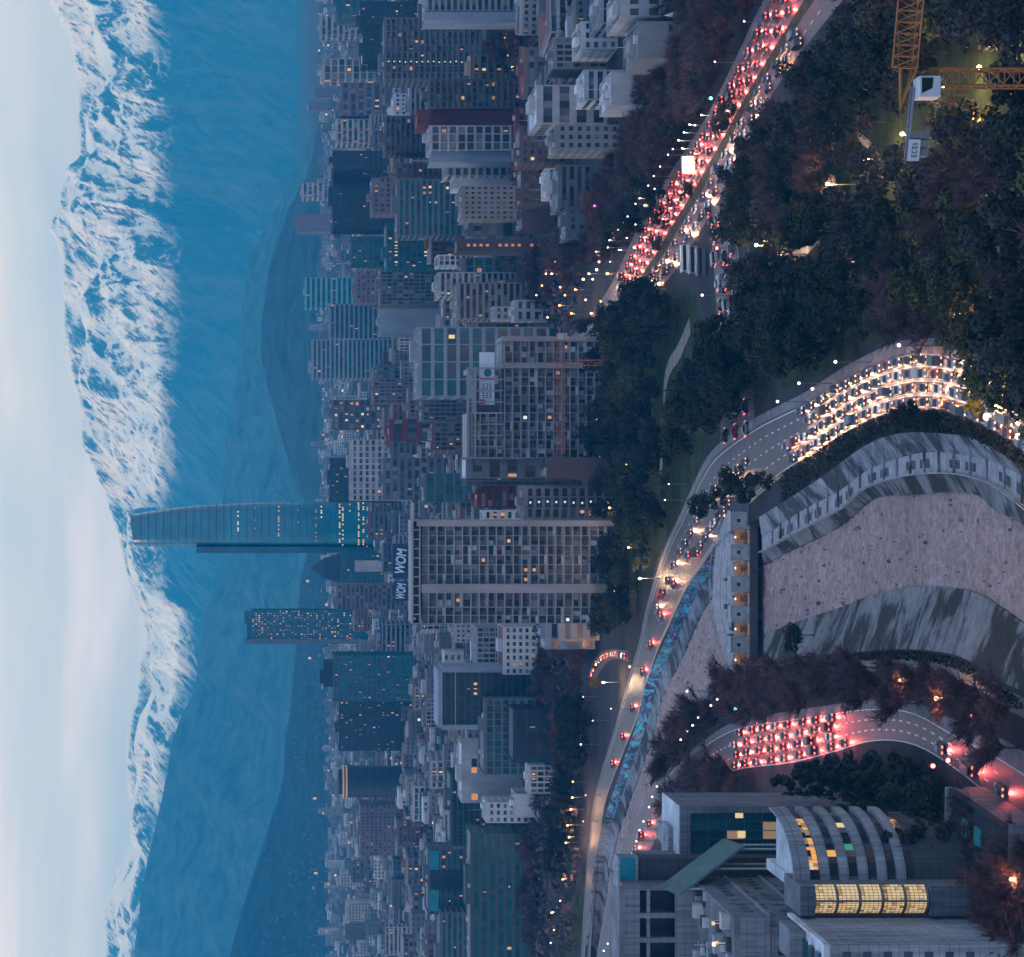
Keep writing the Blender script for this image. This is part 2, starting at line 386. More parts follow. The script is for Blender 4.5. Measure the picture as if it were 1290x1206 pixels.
def bed_mat():
    m = bpy.data.materials.new('river_rubble'); m.use_nodes = True
    nt = m.node_tree; b = nt.nodes['Principled BSDF']; b.inputs['Roughness'].default_value = 0.9; b.inputs['Specular IOR Level'].default_value = 0.2
    tc = nt.nodes.new('ShaderNodeTexCoord')
    n1 = nt.nodes.new('ShaderNodeTexNoise'); n1.inputs['Scale'].default_value = 0.55; n1.inputs['Detail'].default_value = 9; n1.inputs['Roughness'].default_value = 0.72
    n2 = nt.nodes.new('ShaderNodeTexVoronoi'); n2.inputs['Scale'].default_value = 0.9
    n3 = nt.nodes.new('ShaderNodeTexNoise'); n3.inputs['Scale'].default_value = 0.05; n3.inputs['Detail'].default_value = 4
    for n in (n1, n2, n3): nt.links.new(tc.outputs['Object'], n.inputs['Vector'])
    r1 = ramp(nt, [(0.30, (0.16,0.108,0.104)), (0.50, (0.30,0.215,0.208)), (0.70, (0.44,0.345,0.335))]); nt.links.new(n1.outputs['Fac'], r1.inputs['Fac'])
    r3 = ramp(nt, [(0.3, (0.85,0.82,0.80)), (0.7, (1.05,1.0,1.0))]); nt.links.new(n3.outputs['Fac'], r3.inputs['Fac'])
    mu = nt.nodes.new('ShaderNodeMixRGB'); mu.blend_type = 'MULTIPLY'; mu.inputs['Fac'].default_value = 1
    nt.links.new(r1.outputs[0], mu.inputs['Color1']); nt.links.new(r3.outputs[0], mu.inputs['Color2']); nt.links.new(mu.outputs[0], b.inputs['Base Color'])
    bp = nt.nodes.new('ShaderNodeBump'); bp.inputs['Strength'].default_value = 0.9; bp.inputs['Distance'].default_value = 0.6
    nt.links.new(n1.outputs['Fac'], bp.inputs['Height']); nt.links.new(bp.outputs[0], b.inputs['Normal'])
    return m
def graffiti_mat():
    m = bpy.data.materials.new('painted_wall'); m.use_nodes = True
    nt = m.node_tree; b = nt.nodes['Principled BSDF']; b.inputs['Roughness'].default_value = 0.7
    tc = nt.nodes.new('ShaderNodeTexCoord'); mp = nt.nodes.new('ShaderNodeMapping'); mp.inputs['Scale'].default_value = (0.9, 0.9, 1.6)
    nt.links.new(tc.outputs['Object'], mp.inputs['Vector'])
    n1 = nt.nodes.new('ShaderNodeTexNoise'); n1.inputs['Scale'].default_value = 0.10; n1.inputs['Detail'].default_value = 3; n1.inputs['Distortion'].default_value = 1.2
    nt.links.new(mp.outputs[0], n1.inputs['Vector'])
    r = ramp(nt, [(0.0, (0.02,0.035,0.06)), (0.38, (0.03,0.22,0.34)), (0.44, (0.02,0.03,0.06)), (0.49, (0.14,0.07,0.22)), (0.53, (0.03,0.40,0.50)), (0.60, (0.03,0.05,0.11)), (0.64, (0.26,0.15,0.26)), (0.70, (0.03,0.42,0.46))])
    r.color_ramp.interpolation = 'CONSTANT'
    nt.links.new(n1.outputs['Fac'], r.inputs['Fac']); nt.links.new(r.outputs[0], b.inputs['Base Color'])
    return m

# ---------------------------------------------------------------- ground sheet with the river trench cut out of it
def x_on(A, Y):
    best = None
    for p, q in zip(A, A[1:]):
        if (p.y - Y) * (q.y - Y) <= 0 and abs(p.y - q.y) > 1e-9:
            t = (Y - p.y) / (q.y - p.y); return p.x + (q.x - p.x) * t
    return A[0].x if abs(A[0].y - Y) < abs(A[-1].y - Y) else A[-1].x
Yn0, Yn1 = wl1[0].y, gl1[-1].y
def river_x(Y):
    yb = wl1[-1].y
    if Y <= yb: return x_on(ll1, Y), x_on(wl1, Y)
    yg = gl1[0].y
    if Y < yg:
        t = (Y - yb) / (yg - yb); return ll1[-1].x * (1-t) + gl5[0].x * t, wl1[-1].x * (1-t) + gl1[0].x * t
    return x_on(gl5, Y), x_on(gl1, Y)
gm = mat('city_ground', (0.034,0.031,0.034), 0.9, 0.45, 0.05, spec=0.1)
mb = MB()
mb.face([(-7000,-800,0),(7000,-800,0),(7000,Yn0,0),(-7000,Yn0,0)])
n = 150; Ys = [Yn0 + (Yn1 - Yn0) * k / n for k in range(n + 1)]
mb.loft([[(-7000, Y, 0), (river_x(Y)[0], Y, 0)] for Y in Ys]); mb.loft([[(river_x(Y)[1], Y, 0), (7000, Y, 0)] for Y in Ys])
mb.face([(-7000,Yn1,0),(7000,Yn1,0),(7000,15800,0),(-7000,15800,0)])
tag(mb.build('ground', gm), kind='structure')

bm_ = bed_mat()
conc = stain_mat('stained_concrete', (0.185,0.175,0.182), (0.036,0.031,0.029), 0.8, 0.16, 0.53)
conc2 = stain_mat('streaked_concrete', (0.22,0.235,0.265), (0.045,0.048,0.056), 1.5, 0.03, 0.54)
pale = mat('pale_concrete', (0.24,0.225,0.245), 0.85, 0.3, 0.4)
asph = mat('asphalt', (0.060,0.049,0.055), 0.5, 0.25, 0.2, spec=0.45)
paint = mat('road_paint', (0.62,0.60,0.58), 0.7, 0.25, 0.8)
# river bed with banks of rubble
def bed(name, A, B, z=-4.0):
    mb = MB(); rows = []
    for a, b in zip(A, B):
        row = []
        for k in range(29):
            p = a.lerp(b, k / 28); q = Vector((p.x, p.y, 0))
            d = 0.0 if k in (0, 28) else 0.55 * mn.fractal(q * 0.16, 0.9, 2.0, 5) + 0.25 * mn.noise(q * 0.6)
            row.append((p.x, p.y, z + d - 0.5))
        rows.append(row)
    mb.loft(rows); return tag(mb.build(name, bm_, smooth=False), kind='structure')
def fine(A, n=240): return resample(A, n)
bed('river_bed', fine([v + Vector((2,0,0)) for v in bl1]), fine([v - Vector((2,0,0)) for v in bl2]))
bed('river_bed', fine([v + Vector((2,0,0)) for v in gl3]), fine([v - Vector((2,0,0)) for v in gl4]))
bed('river_bed', [wl1[-1] + (gl1[0] - wl1[-1]) * (k / 20) + Vector((3,0,-4)) for k in range(-2, 23)], [ll1[-1] + (gl5[0] - ll1[-1]) * (k / 20) + Vector((-3,0,-4)) for k in range(-2, 23)])
mb = MB(); mb.face([(-420, 330, -7), (60, 330, -7), (60, 1150, -7), (-420, 1150, -7)]); tag(mb.build('river_bed', bm_), kind='structure')
def rubble(A, B, n, seed):
    rr = random.Random(seed); mb = MB()
    for k in range(n):
        i = rr.randrange(len(A) - 1); p = A[i].lerp(B[i], .04 + .92 * rr.random() ** (1.6 if k % 2 else .6)); s = rr.choice((.2,.22,.25,.3,.35,.55)) * rr.uniform(.7,1.3)
        b = len(mb.v); pts = [(math.cos(t) * s * rr.uniform(.7,1.2), math.sin(t) * s * rr.uniform(.6,1)) for t in (0,1.05,2.1,3.14,4.2,5.2)]
        mb.v += [(p.x + x, p.y + y, -5.2) for x, y in pts] + [(p.x + x * .55, p.y + y * .55, -4.25 + s * rr.uniform(.3,.7)) for x, y in pts]
        for q in range(6): mb.f.append((b + q, b + (q + 1) % 6, b + 6 + (q + 1) % 6, b + 6 + q)); mb.m.append(k % 3)
        mb.f.append(tuple(b + 6 + q for q in range(6))); mb.m.append(k % 3)
    return tag(mb.build('river_rubble', [mat('rock_mauve', (0.24,0.18,0.185), .9, .4, .8), mat('rock_pale', (0.38,0.33,0.34), .9, .3, .8), mat('rock_dark', (0.13,0.10,0.10), .9, .4, .8)]), 'loose stones strewn over the pink river bed', kind='stuff')
rubble(fine([v + Vector((1,0,0)) for v in bl1]), fine([v - Vector((1,0,0)) for v in bl2]), 240, 3); rubble(fine(gl3), fine(gl4), 120, 4)
def wall_thing(name, label, rows, m, cat='wall', thick=0.0, group=None):
    mb = MB(); mb.loft(rows); return tag(mb.build(name, m), label, cat, group)
def rows_(*lines): return [list(t) for t in zip(*lines)]
wall_thing('embankment_wall', 'tall streaked concrete river wall below the curving lit road', rows_(lift(wl1, 0.9), wl2), conc2)
wall_thing('embankment_ledge', 'flat concrete ledge running halfway down the river wall inside the bend', rows_(wl2, wl3), pale, 'ledge')
wall_thing('embankment_wall', 'low stained concrete wall between the ledge and the pink river bed', rows_(lift(wl3, 0.0), bl1, lift(bl1, -1.2)), conc)
wall_thing('sloping_embankment', 'wide sloping concrete bank with dark stains across the river from the lit road', rows_(ll1, bl2, lift(bl2, -1.2)), conc)
# parapet rail and buttress ribs along the ledge
mb = MB()
for k in range(len(wl3) - 1):
    for zz in (0.25, 1.0): mb.tube(wl3[k] + Vector((0.15,0,zz)), wl3[k+1] + Vector((0.15,0,zz)), 0.16, n=4)
for k in range(0, len(wl3) - 1, 2): mb.tube(wl3[k] + Vector((0.15,0,0)), wl3[k] + Vector((0.15,0,1.0)), 0.12, n=4)
tag(mb.build('ledge_railing', pale), 'pale double railing along the edge of the river ledge', 'railing')
for s in range(3, len(wl1) - 2, 3):
    mb = MB()
    a, b = wl1[s], wl2[s]; t = (wl1[s+1] - wl1[s]).normalized() * 0.35
    c, d = wl3[s], wl3[s]
    mb.face([a + t + Vector((-.25,0,.8)), a - t + Vector((-.25,0,.8)), b - t + Vector((-.25,0,0)), b + t + Vector((-.25,0,0))])
    mb.face([b + t + Vector((0,0,.35)), b - t + Vector((0,0,.35)), c - t + Vector((0,0,.35)), c + t + Vector((0,0,.35))])
    for u in (t, -t): mb.face([b + u, b + u + Vector((0,0,.35)), c + u + Vector((0,0,.35)), c + u])
    tag(mb.build('wall_rib', conc2), 'concrete rib crossing the ledge of the river wall inside the bend', 'rib', 'ribs across the river ledge')
# dark plots on the ledge
dk = mat('ledge_soil', (0.055,0.055,0.065), 0.95, 0.5, 0.5)
for s in range(2, len(wl1) - 3, 3):
    if s % 9 == 2: continue
    mb = MB(); pts = [wl2[s].lerp(wl3[s], .3), wl2[s+1].lerp(wl3[s+1], .3), wl2[s+2].lerp(wl3[s+2], .3), wl2[s+2].lerp(wl3[s+2], .72), wl2[s+1].lerp(wl3[s+1], .72), wl2[s].lerp(wl3[s], .72)]
    mb.face([p + Vector((0,0,.05)) for p in pts]); mb.face([p + Vector((0,0,-.3)) for p in reversed(pts)])
    tag(mb.build('planting_bed', dk), kind='structure')
# beyond the bridge
ce = max(k for k, p in enumerate(gl1) if p.y < G(765, 1031)[1])
gw = wall_thing('painted_river_wall', 'long river wall painted in blue, teal and violet murals', rows_(lift(gl1, 1.0), gl2)[:ce + 1], graffiti_mat())
wall_thing('river_wall', 'plain grey river wall carrying on beyond the end of the murals', rows_(lift(gl1, 1.0), gl2)[ce:], conc2)
wall_thing('stone_embankment', 'grey stone bank sloping from the mural wall to the river bed', rows_(gl2, [p.lerp(q, .5) + Vector((0,0,-.3)) for p, q in zip(gl2, gl3)], gl3, lift(gl3, -1.2)), conc2)
wall_thing('stone_embankment', 'grey stone bank under the bare trees facing the mural wall', rows_(gl5, gl4, lift(gl4, -1.2)), conc)

# ---------------------------------------------------------------- roads
Ei = [(1420,700),(1340,618),(1290,566),(1240,537),(1200,520),(1170,516),(1140,518),(1100,528),(1060,550),(1020,576),(985,598),(945,632),(916,664),(890,702),(864,742),(845,783),(829,818),(815,860),(804,900),(785,950),(764,1006),(756,1060),(748,1140),(742,1240)]
Eo = [(1420,618),(1340,540),(1290,492),(1240,460),(1200,448),(1170,444),(1140,446),(1100,460),(1060,480),(1020,505),(985,522),(950,540),(905,572),(884,602),(862,650),(839,700),(819,762),(808,810),(795,855),(778,915),(752,1000),(745,1050),(738,1130),(732,1240)]
rA, rB = line(Ei, n=200), line(Eo, n=200)
ribbon('riverside_road', rA, rB, asph, 0.06)
P1 = [(1010,-60),(972,0),(922,100),(890,160),(858,210),(825,262),(800,310),(775,360),(745,402),(715,432)]
P2 = [(1110,-60),(1062,0),(1003,75),(967,130),(937,190),(907,250),(877,300),(850,342),(820,372),(780,402),(742,428)]
pA, pB = line(P1, n=140), line(P2, n=140)
ribbon('avenue', pA, pB, asph, 0.045)
mg = mat('median_grass', (0.045,0.060,0.035), 0.95, 0.5, 0.25, spec=0.05)
ribbon('median', [a.lerp(b, .50) for a, b in zip(pA, pB)], [a.lerp(b, .64) for a, b in zip(pA, pB)], mg, 0.10)
S1 = [(908,555),(908,480),(906,420),(902,380),(899,330),(894,285),(885,255)]
S2 = [(952,548),(948,480),(943,420),(938,380),(932,330),(926,290),(915,262)]
sA, sB = line(S1), line(S2)
ribbon('cross_street', sA, sB, asph, 0.05)
U1 = [(1420,1050),(1340,1008),(1290,975),(1250,950),(1200,925),(1150,898),(1100,893),(1050,899),(1000,906),(950,913),(920,921),(895,935),(870,955),(840,985),(815,1017),(790,1062),(770,1120),(750,1230)]
U2 = [(1420,1130),(1340,1078),(1290,1040),(1250,1006),(1200,966),(1150,938),(1100,934),(1050,948),(1000,961),(960,966),(930,970),(905,980),(880,995),(855,1018),(835,1043),(815,1082),(797,1142),(775,1250)]
uA, uB = line(U1, n=140), line(U2, n=140)
ribbon('north_bank_road', uA, uB, asph, 0.055)
K1 = [(900,660),(880,690),(868,725),(864,760),(872,800),(890,830),(905,855),(912,880),(925,925)]
# lane paint, with added lines imitating light streaks
def dashes(name, A, B, f, s0, s1, dash, gap, wd, dz):
    mb = MB(); s = s0; W = (A[0] - B[0]).length
    while s < s1:
        p, h = at(A, B, s, f); q, _ = at(A, B, s + dash, f)
        nrm = Vector((-math.sin(h), math.cos(h), 0)) * wd / 2; up = Vector((0,0,dz))
        mb.face([p + nrm + up, p - nrm + up, q - nrm + up, q + nrm + up]); s += dash + gap
    if mb.v: tag(mb.build(name, paint), kind='structure')
LR = length(rA)
for f in (0.27, 0.52, 0.76): dashes('lane_marking', rA, rB, f, 215, 420, 2.5, 4.5, 0.28, 0.075)
for f in (0.25, 0.50, 0.75): dashes('streak_line', rA, rB, f, 20, 205, 6, 0.0, 0.30, 0.075); dashes('streak_line', rA, rB, f + .035, 20, 205, 6, 0.0, 0.22, 0.075)  # added solid lines, painted to suggest headlight streaks round the bend
for f in (0.04, 0.96): dashes('edge_line', rA, rB, f, 30, 560, 8, 0.0, 0.22, 0.075)
for f in (0.34, 0.66): dashes('lane_marking', uA, uB, f, 60, 330, 2.5, 3.0, 0.32, 0.07)
for f in (0.02, 0.98): dashes('edge_line', uA, uB, f, 40, 330, 8, 0.0, 0.22, 0.07)
for f in (0.17, 0.34, 0.82): dashes('lane_marking', pA, pB, f, 40, 430, 3, 4, 0.3, 0.06)
yl = mat('kerb_yellow', (0.34,0.27,0.14), 0.8, 0.3, 0.5)
mb = MB()
for k in range(70, 150):
    a, b = rA[k], rA[k+1]; d = (b - a).normalized(); nrm = Vector((-d.y, d.x, 0)) * 0.35
    if nrm.dot(rB[k] - a) > 0: nrm = -nrm
    mb.face([a + Vector((0,0,.2)), b + Vector((0,0,.2)), b + nrm * 2 + Vector((0,0,.2)), a + nrm * 2 + Vector((0,0,.2))])
    mb.face([a, b, b + Vector((0,0,.2)), a + Vector((0,0,.2))])
tag(mb.build('kerb', yl), kind='structure')
# pavements
pv_ = mat('paving', (0.15,0.135,0.145), 0.85, 0.3, 0.3)
def outset(A, B, w):
    out = []
    for a, b in zip(A, B):
        d = (a - b).normalized(); out.append(a + d * w)
    return out
ribbon('pavement', outset(rB, rA, 0.05), outset(rB, rA, 3.2), pv_, 0.14)
ribbon('pavement', outset(pA, pB, 0.05), outset(pA, pB, 9.0), pv_, 0.13)
ribbon('pavement', outset(uA, uB, 0.05), outset(uA, uB, 4.5), pv_, 0.12)
# lawns and paths of the park
gr = mat('park_grass', (0.026,0.036,0.016), 0.95, 0.55, 0.12, spec=0.05)
def sheet(name, pts, m, dz):
    mb = MB(); mb.face([Vector(G(x, y)) + Vector((0,0,dz)) for x, y in pts]); return tag(mb.build(name, m), kind='structure')
sheet('park_lawn', [(1130,-60),(1030,80),(985,150),(955,240),(950,300),(962,400),(985,490),(1040,470),(1090,440),(1140,420),(1200,420),(1290,455),(1420,560),(1420,-60)], gr, 0.02)
sheet('tower_lawn', [(895,610),(882,590),(895,530),(885,440),(878,370),(835,380),(780,440),(770,600),(770,780),(815,740),(835,690),(858,640)], gr, 0.022)
sheet('verge_lawn', [(735,1100),(722,1140),(705,1215),(722,1225),(742,1120)], gr, 0.024)
path_m = mat('path_gravel', (0.20,0.17,0.16), 0.9, 0.3, 0.3)
pth = [line([(870,420),(855,455),(845,470),(838,500),(836,570),(832,610)], n=30)]
mb = MB()
ribbon('park_path', pth[0], [p + Vector((5,2,0)) for p in pth[0]], path_m, 0.05)
for pts in ([(1115,235),(1100,195),(1080,170),(1095,120),(1130,60)], [(1050,250),(1035,300),(1000,330),(960,330)], [(1015,430),(1030,400),(1040,360),(1030,300)], [(940,300),(950,360),(955,420)], [(926,310),(934,360),(938,410)]):
    A = line(pts, n=24); ribbon('park_path', A, [p + Vector((2.6,1.2,0)) for p in A], path_m, 0.05)
# the forecourt in front of the bridge and the wedge of paving between road and river
# roadside wall top path, left bank
ribbon('river_path', outset(ll1, wl1, 1.0), outset(ll1, wl1, 4.5), path_m, 0.05)
# ---------------------------------------------------------------- trees
R = random.Random(11)
bark = mat('bark', (0.045,0.036,0.032), 0.95, 0.4, 0.8)
def leafmat(name, col, rnd=0.35, var=0.5):
    return mat(name, col, 0.75, var, 0.35, spec=0.12, rnd=rnd)
LM = {'evergreen': leafmat('leaf_dark', (0.016,0.017,0.011)), 'olive': leafmat('leaf_olive', (0.036,0.038,0.014)),
      'bare': leafmat('twig_brown', (0.070,0.043,0.045)), 'bare_red': leafmat('twig_red', (0.088,0.040,0.040)),
      'grey': leafmat('leaf_grey', (0.026,0.024,0.023)), 'gold': leafmat('leaf_lamplit', (0.22,0.15,0.02))}  # gold: lamplight on the foliage put into the leaf colour
def leaf_cloud(n, hgt, rad, base, size, kind, rr):
    mb = MB(); clumps = []
    nc = 14 if kind != 'cone' else 20
    for k in range(nc):
        t = k / nc; a = k * 2.4 + rr.random()
        if kind == 'cone':
            z = base + (hgt - base) * (t ** 0.85); q = rad * (1 - t) ** 0.8 * 0.65
            clumps.append((q * math.cos(a), q * math.sin(a), z, rad * (0.45 - 0.30 * t)))
        else:
            z = base + (hgt - base) * (0.15 + 0.72 * rr.random()); s = 1 - abs((z - base) / (hgt - base) - 0.45) * 1.1
            q = rad * s * math.sqrt(rr.random()) * 0.85
            clumps.append((q * math.cos(a), q * math.sin(a), z, rad * (0.26 + 0.22 * rr.random())))
    for k in range(n):
        cx, cy, cz, cr = clumps[k % nc]
        while True:
            d = Vector((rr.uniform(-1,1), rr.uniform(-1,1), rr.uniform(-1,1)))
            if 0.1 < d.length < 1: break
        d = d.normalized() * (0.55 + 0.45 * rr.random())
        p = Vector((cx, cy, cz)) + Vector((d.x * cr, d.y * cr, d.z * cr * 0.8))
        nrm = (d + Vector((rr.uniform(-.7,.7), rr.uniform(-.7,.7), rr.uniform(-.4,.9)))).normalized()
        u = nrm.orthogonal().normalized(); v = nrm.cross(u); a = rr.random() * 6.28
        u, v = u * math.cos(a) + v * math.sin(a), v * math.cos(a) - u * math.sin(a)
        s = size * rr.uniform(.5, 1.2)
        mb.face([p - u*s*.5, p + v*s*.35, p + u*s*.5, p - v*s*.35])
    return mb
def twig_cloud(n, hgt, rad, base, rr, wd=0.10):
    mb = MB(); tips = []
    for k in range(11):
        a = k * 2.4 + rr.random() * .6; el = rr.uniform(.5, 1.25); L = (hgt - base) * rr.uniform(.55, .85)
        p0 = Vector((0, 0, base * rr.uniform(.75, 1.0)))
        p1 = p0 + Vector((math.cos(a)*math.cos(el)*L*.55, math.sin(a)*math.cos(el)*L*.55, math.sin(el)*L*.55))
        p2 = p1 + Vector((math.cos(a+.3)*math.cos(el*.9)*L*.5, math.sin(a+.3)*math.cos(el*.9)*L*.5, math.sin(el*.95)*L*.5))
        mb.tube(p0, p1, .16, .10, 4, cap=False); mb.tube(p1, p2, .10, .04, 3, cap=False)
        tips.append((p0, p1, p2))
    for k in range(n):
        p0, p1, p2 = tips[k % 11]; t = rr.random()
        s = p1.lerp(p2, t) if rr.random() < .7 else p0.lerp(p1, .4 + .6 * t)
        L = rr.uniform(.9, 2.6) * rad / 5
        d = Vector((s.x * .25 / rad + rr.uniform(-.8,.8), s.y * .25 / rad + rr.uniform(-.8,.8), rr.uniform(-.1, 1.0))).normalized()
        e = s + d * L; sd_ = d.orthogonal().normalized(); sd_.rotate(Matrix.Rotation(rr.random() * 6.28, 3, d)); sd_ *= wd * rr.uniform(.6,1.4)
        mb.face([s - sd_, e - sd_ * .3, e + sd_ * .3, s + sd_])
        f = s.lerp(e, .5); d2 = (d + Vector((rr.uniform(-.9,.9), rr.uniform(-.9,.9), rr.uniform(-.2,.7)))).normalized(); e2 = f + d2 * L * .7
        mb.face([f - sd_ * .7, e2 - sd_ * .2, e2 + sd_ * .2, f + sd_ * .7])
    return mb
def trunk(h, r, rr):
    mb = MB(); p = Vector((0,0,-.2)); n = 4
    for k in range(n):
        q = Vector((rr.uniform(-.15,.15), rr.uniform(-.15,.15), h * (k + 1) / n)); mb.tube(p, q, r * (1 - .16*k), r * (1 - .16*(k+1)), 6, cap=False); p = q
    for k in range(4):
        a = k * 1.57 + rr.random(); mb.tube(p * (.6 + .1*k), p * (.9) + Vector((math.cos(a)*h*.35, math.sin(a)*h*.35, h*.35)), r*.4, r*.15, 5, cap=False)
    return mb
TREES = {}
def proto(kind, k):
    rr = random.Random(hash_(kind) + k)
    if kind == 'evergreen': crown = leaf_cloud(1500, 13 + k, 5.2, 2.6, 1.0, 'round', rr); th = 5
    elif kind == 'olive': crown = leaf_cloud(1300, 11 + k, 5.0, 2.4, 0.95, 'round', rr); th = 4.5
    elif kind == 'grey': crown = leaf_cloud(1300, 14 + k, 5.0, 3.0, 0.9, 'round', rr); th = 5
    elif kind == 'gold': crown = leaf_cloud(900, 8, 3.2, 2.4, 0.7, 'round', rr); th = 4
    elif kind == 'cone': crown = leaf_cloud(1500, 20 + 2*k, 4.6, 2.0, 1.0, 'cone', rr); th = 14
    else: crown = twig_cloud(1100, 13 + k, 5.5, 3.6, rr); th = 4.5
    m = LM.get(kind) or LM['evergreen']
    return crown.mesh('crown', m), trunk(th, .28, rr).mesh('trunk', bark)
def hash_(s): return sum(ord(c) * (i + 3) for i, c in enumerate(s))
TN = {'evergreen': 'evergreen_tree', 'olive': 'broadleaf_tree', 'grey': 'greyish_tree', 'bare': 'bare_tree', 'bare_red': 'bare_tree', 'cone': 'cypress_tree', 'gold': 'young_tree'}
ntree = 0
def tree(kind, x, y, label, group, s=1.0):
    """one tree: an Empty at its foot, trunk and crown under it"""
    global ntree
    k = R.randrange(3)
    if (kind, k) not in TREES: TREES[(kind, k)] = proto(kind, k)
    cm, tm = TREES[(kind, k)]
    e = empty(TN[kind], label, 'tree', (x, y, 0), R.random() * 6.28, group)
    e.scale = (s * R.uniform(.9, 1.15), s * R.uniform(.9, 1.15), s * R.uniform(.85, 1.15))
    link('trunk', tm, e); link('crown', cm, e); ntree += 1
    return e
def inside(p, poly):
    c = False; x, y = p; n = len(poly)
    for i in range(n):
        x1, y1 = poly[i]; x2, y2 = poly[(i+1) % n]
        if (y1 > y) != (y2 > y) and x < (x2 - x1) * (y - y1) / (y2 - y1) + x1: c = not c
    return c
PLACED = []
def road_clear(X, Y, marg=1.0):
    for A, B in ((rA, rB), (pA, pB), (uA, uB)):
        key = id(A)
        if key not in RPOLY:
            P_ = [(p.x, p.y) for p in A[::2]] + [(p.x, p.y) for p in B[::-2]]; RPOLY[key] = (P_, min(p[0] for p in P_), max(p[0] for p in P_), min(p[1] for p in P_), max(p[1] for p in P_))
        P_, x0, x1, y0, y1 = RPOLY[key]
        if not (x0 - marg < X < x1 + marg and y0 - marg < Y < y1 + marg): continue
        if marg > -5 and inside((X, Y), P_): return False
        if marg > 0:
            for (ax, ay), (bx_, by) in zip(P_, P_[1:]):
                dx, dy = bx_ - ax, by - ay; t = max(0, min(1, ((X - ax) * dx + (Y - ay) * dy) / (dx * dx + dy * dy + 1e-9)))
                if (ax + t * dx - X) ** 2 + (ay + t * dy - Y) ** 2 < marg * marg: return False
    return True
RPOLY = {}
LAMP_SPOTS = []
def scatter(poly, kinds, n, label, group, sep=6.0, s=(.8,1.2), marg=1.5, clear=()):
    """trees over the patch of ground the photo shows inside poly"""
    P = [G(x, y)[:2] for x, y in poly]
    xs = [p[0] for p in P]; ys = [p[1] for p in P]; done = tries = 0
    while done < n and tries < n * 40:
        tries += 1
        X, Y = R.uniform(min(xs), max(xs)), R.uniform(min(ys), max(ys))
        if not inside((X, Y), P) or not road_clear(X, Y, marg): continue
        if any((X-a)**2 + (Y-b)**2 < sep*sep for a, b in PLACED): continue
        if any((X-a)**2 + (Y-b)**2 < r*r for a, b, r in clear): continue
        lx, rx = river_x(Y)
        if lx - 1.5 < X < rx + 1.5 and Yn0 < Y < Yn1: continue
        kd = R.choice(kinds); PLACED.append((X, Y)); done += 1
        tree(kd, X, Y, label[kd] if isinstance(label, dict) else label, group, R.uniform(*s))
def clr(x, y, r): p = G(x, y); return (p[0], p[1], r)
class _PC(list): pass
PARK_CLEAR = [clr(x + d, y, r) for (x, y) in ((1234,85),(1187,110),(1137,169),(1089,200),(1043,232),(980,320),(953,309),(1024,490),(1007,483),(1053,456),(1133,435)) for (d, r) in ((45,5.5),(75,6.0),(110,5.0))] + [clr(1145,170,9), clr(1120,210,6), clr(1180,150,9), clr(1240,90,8), clr(1110,240,6), clr(1050,245,5), clr(975,330,6), clr(1190,215,7), clr(958,312,4), clr(1000,470,8), clr(1270,340,6), clr(1285,390,8)]
scatter([(1100,-50),(1030,60),(985,130),(955,200),(945,290),(1010,300),(1090,250),(1150,120),(1160,-50)], ['evergreen','grey','grey','bare'], 58,
        {'evergreen': 'dark evergreen at the avenue edge of the big park', 'grey': 'grey green tree at the avenue edge of the big park', 'bare': 'leafless brown tree at the avenue edge of the big park'}, 'trees on the avenue side of the park', 5.6, (.75,1.05), 15, clear=PARK_CLEAR)
scatter([(965,340),(1000,480),(1060,440),(1130,400),(1180,330),(1150,240),(1080,260),(1010,310)], ['evergreen','evergreen','evergreen','grey'], 60,
        {'evergreen': 'dark evergreen in the dense grove inside the road bend', 'grey': 'grey green tree in the dense grove inside the road bend'}, 'trees of the dense grove', 5.5, clear=PARK_CLEAR)
scatter([(1150,230),(1170,330),(1130,410),(1200,420),(1290,470),(1400,560),(1400,130),(1290,140),(1220,150)], ['evergreen','grey','olive','bare'], 55,
        {'evergreen': 'dark evergreen in the park between the yellow crane and the lit road', 'grey': 'grey green tree in the park between the yellow crane and the lit road', 'olive': 'olive green tree in the park between the yellow crane and the lit road', 'bare': 'leafless tree in the park between the yellow crane and the lit road'}, 'trees below the yellow crane', 6.0, clear=PARK_CLEAR)
scatter([(1160,-60),(1160,110),(1230,130),(1400,110),(1400,-60)], ['evergreen','grey','olive'], 26,
        {'evergreen': 'dark evergreen behind the yellow crane mast', 'grey': 'grey green tree behind the yellow crane mast', 'olive': 'olive tree behind the yellow crane mast'}, 'trees behind the crane mast', 6.5, clear=PARK_CLEAR)
scatter([(905,440),(900,520),(885,580),(940,520),(985,510),(970,420),(958,380)], ['evergreen'], 26, 'dark evergreen beside the quiet cross street near the junction', 'trees at the junction', 5.5, marg=.5)
scatter([(768,430),(772,620),(775,790),(800,800),(815,740),(838,680),(870,600),(880,540),(860,500),(830,480),(850,400),(800,385)], ['evergreen','evergreen','olive'], 105,
        {'evergreen': 'dark evergreen on the lawn at the foot of the balcony towers', 'olive': 'olive green tree on the lawn at the foot of the balcony towers'}, 'trees below the balcony towers', 4.8, (.75,1.05), clear=[clr(858,445,8), clr(850,470,5)])
scatter([(835,330),(870,400),(840,440),(800,400),(770,415),(790,345),(862,335)], ['evergreen'], 34, 'dark evergreen on the traffic island at the end of the avenue', 'trees at the avenue end', 5.0, (.7,.95), .5)
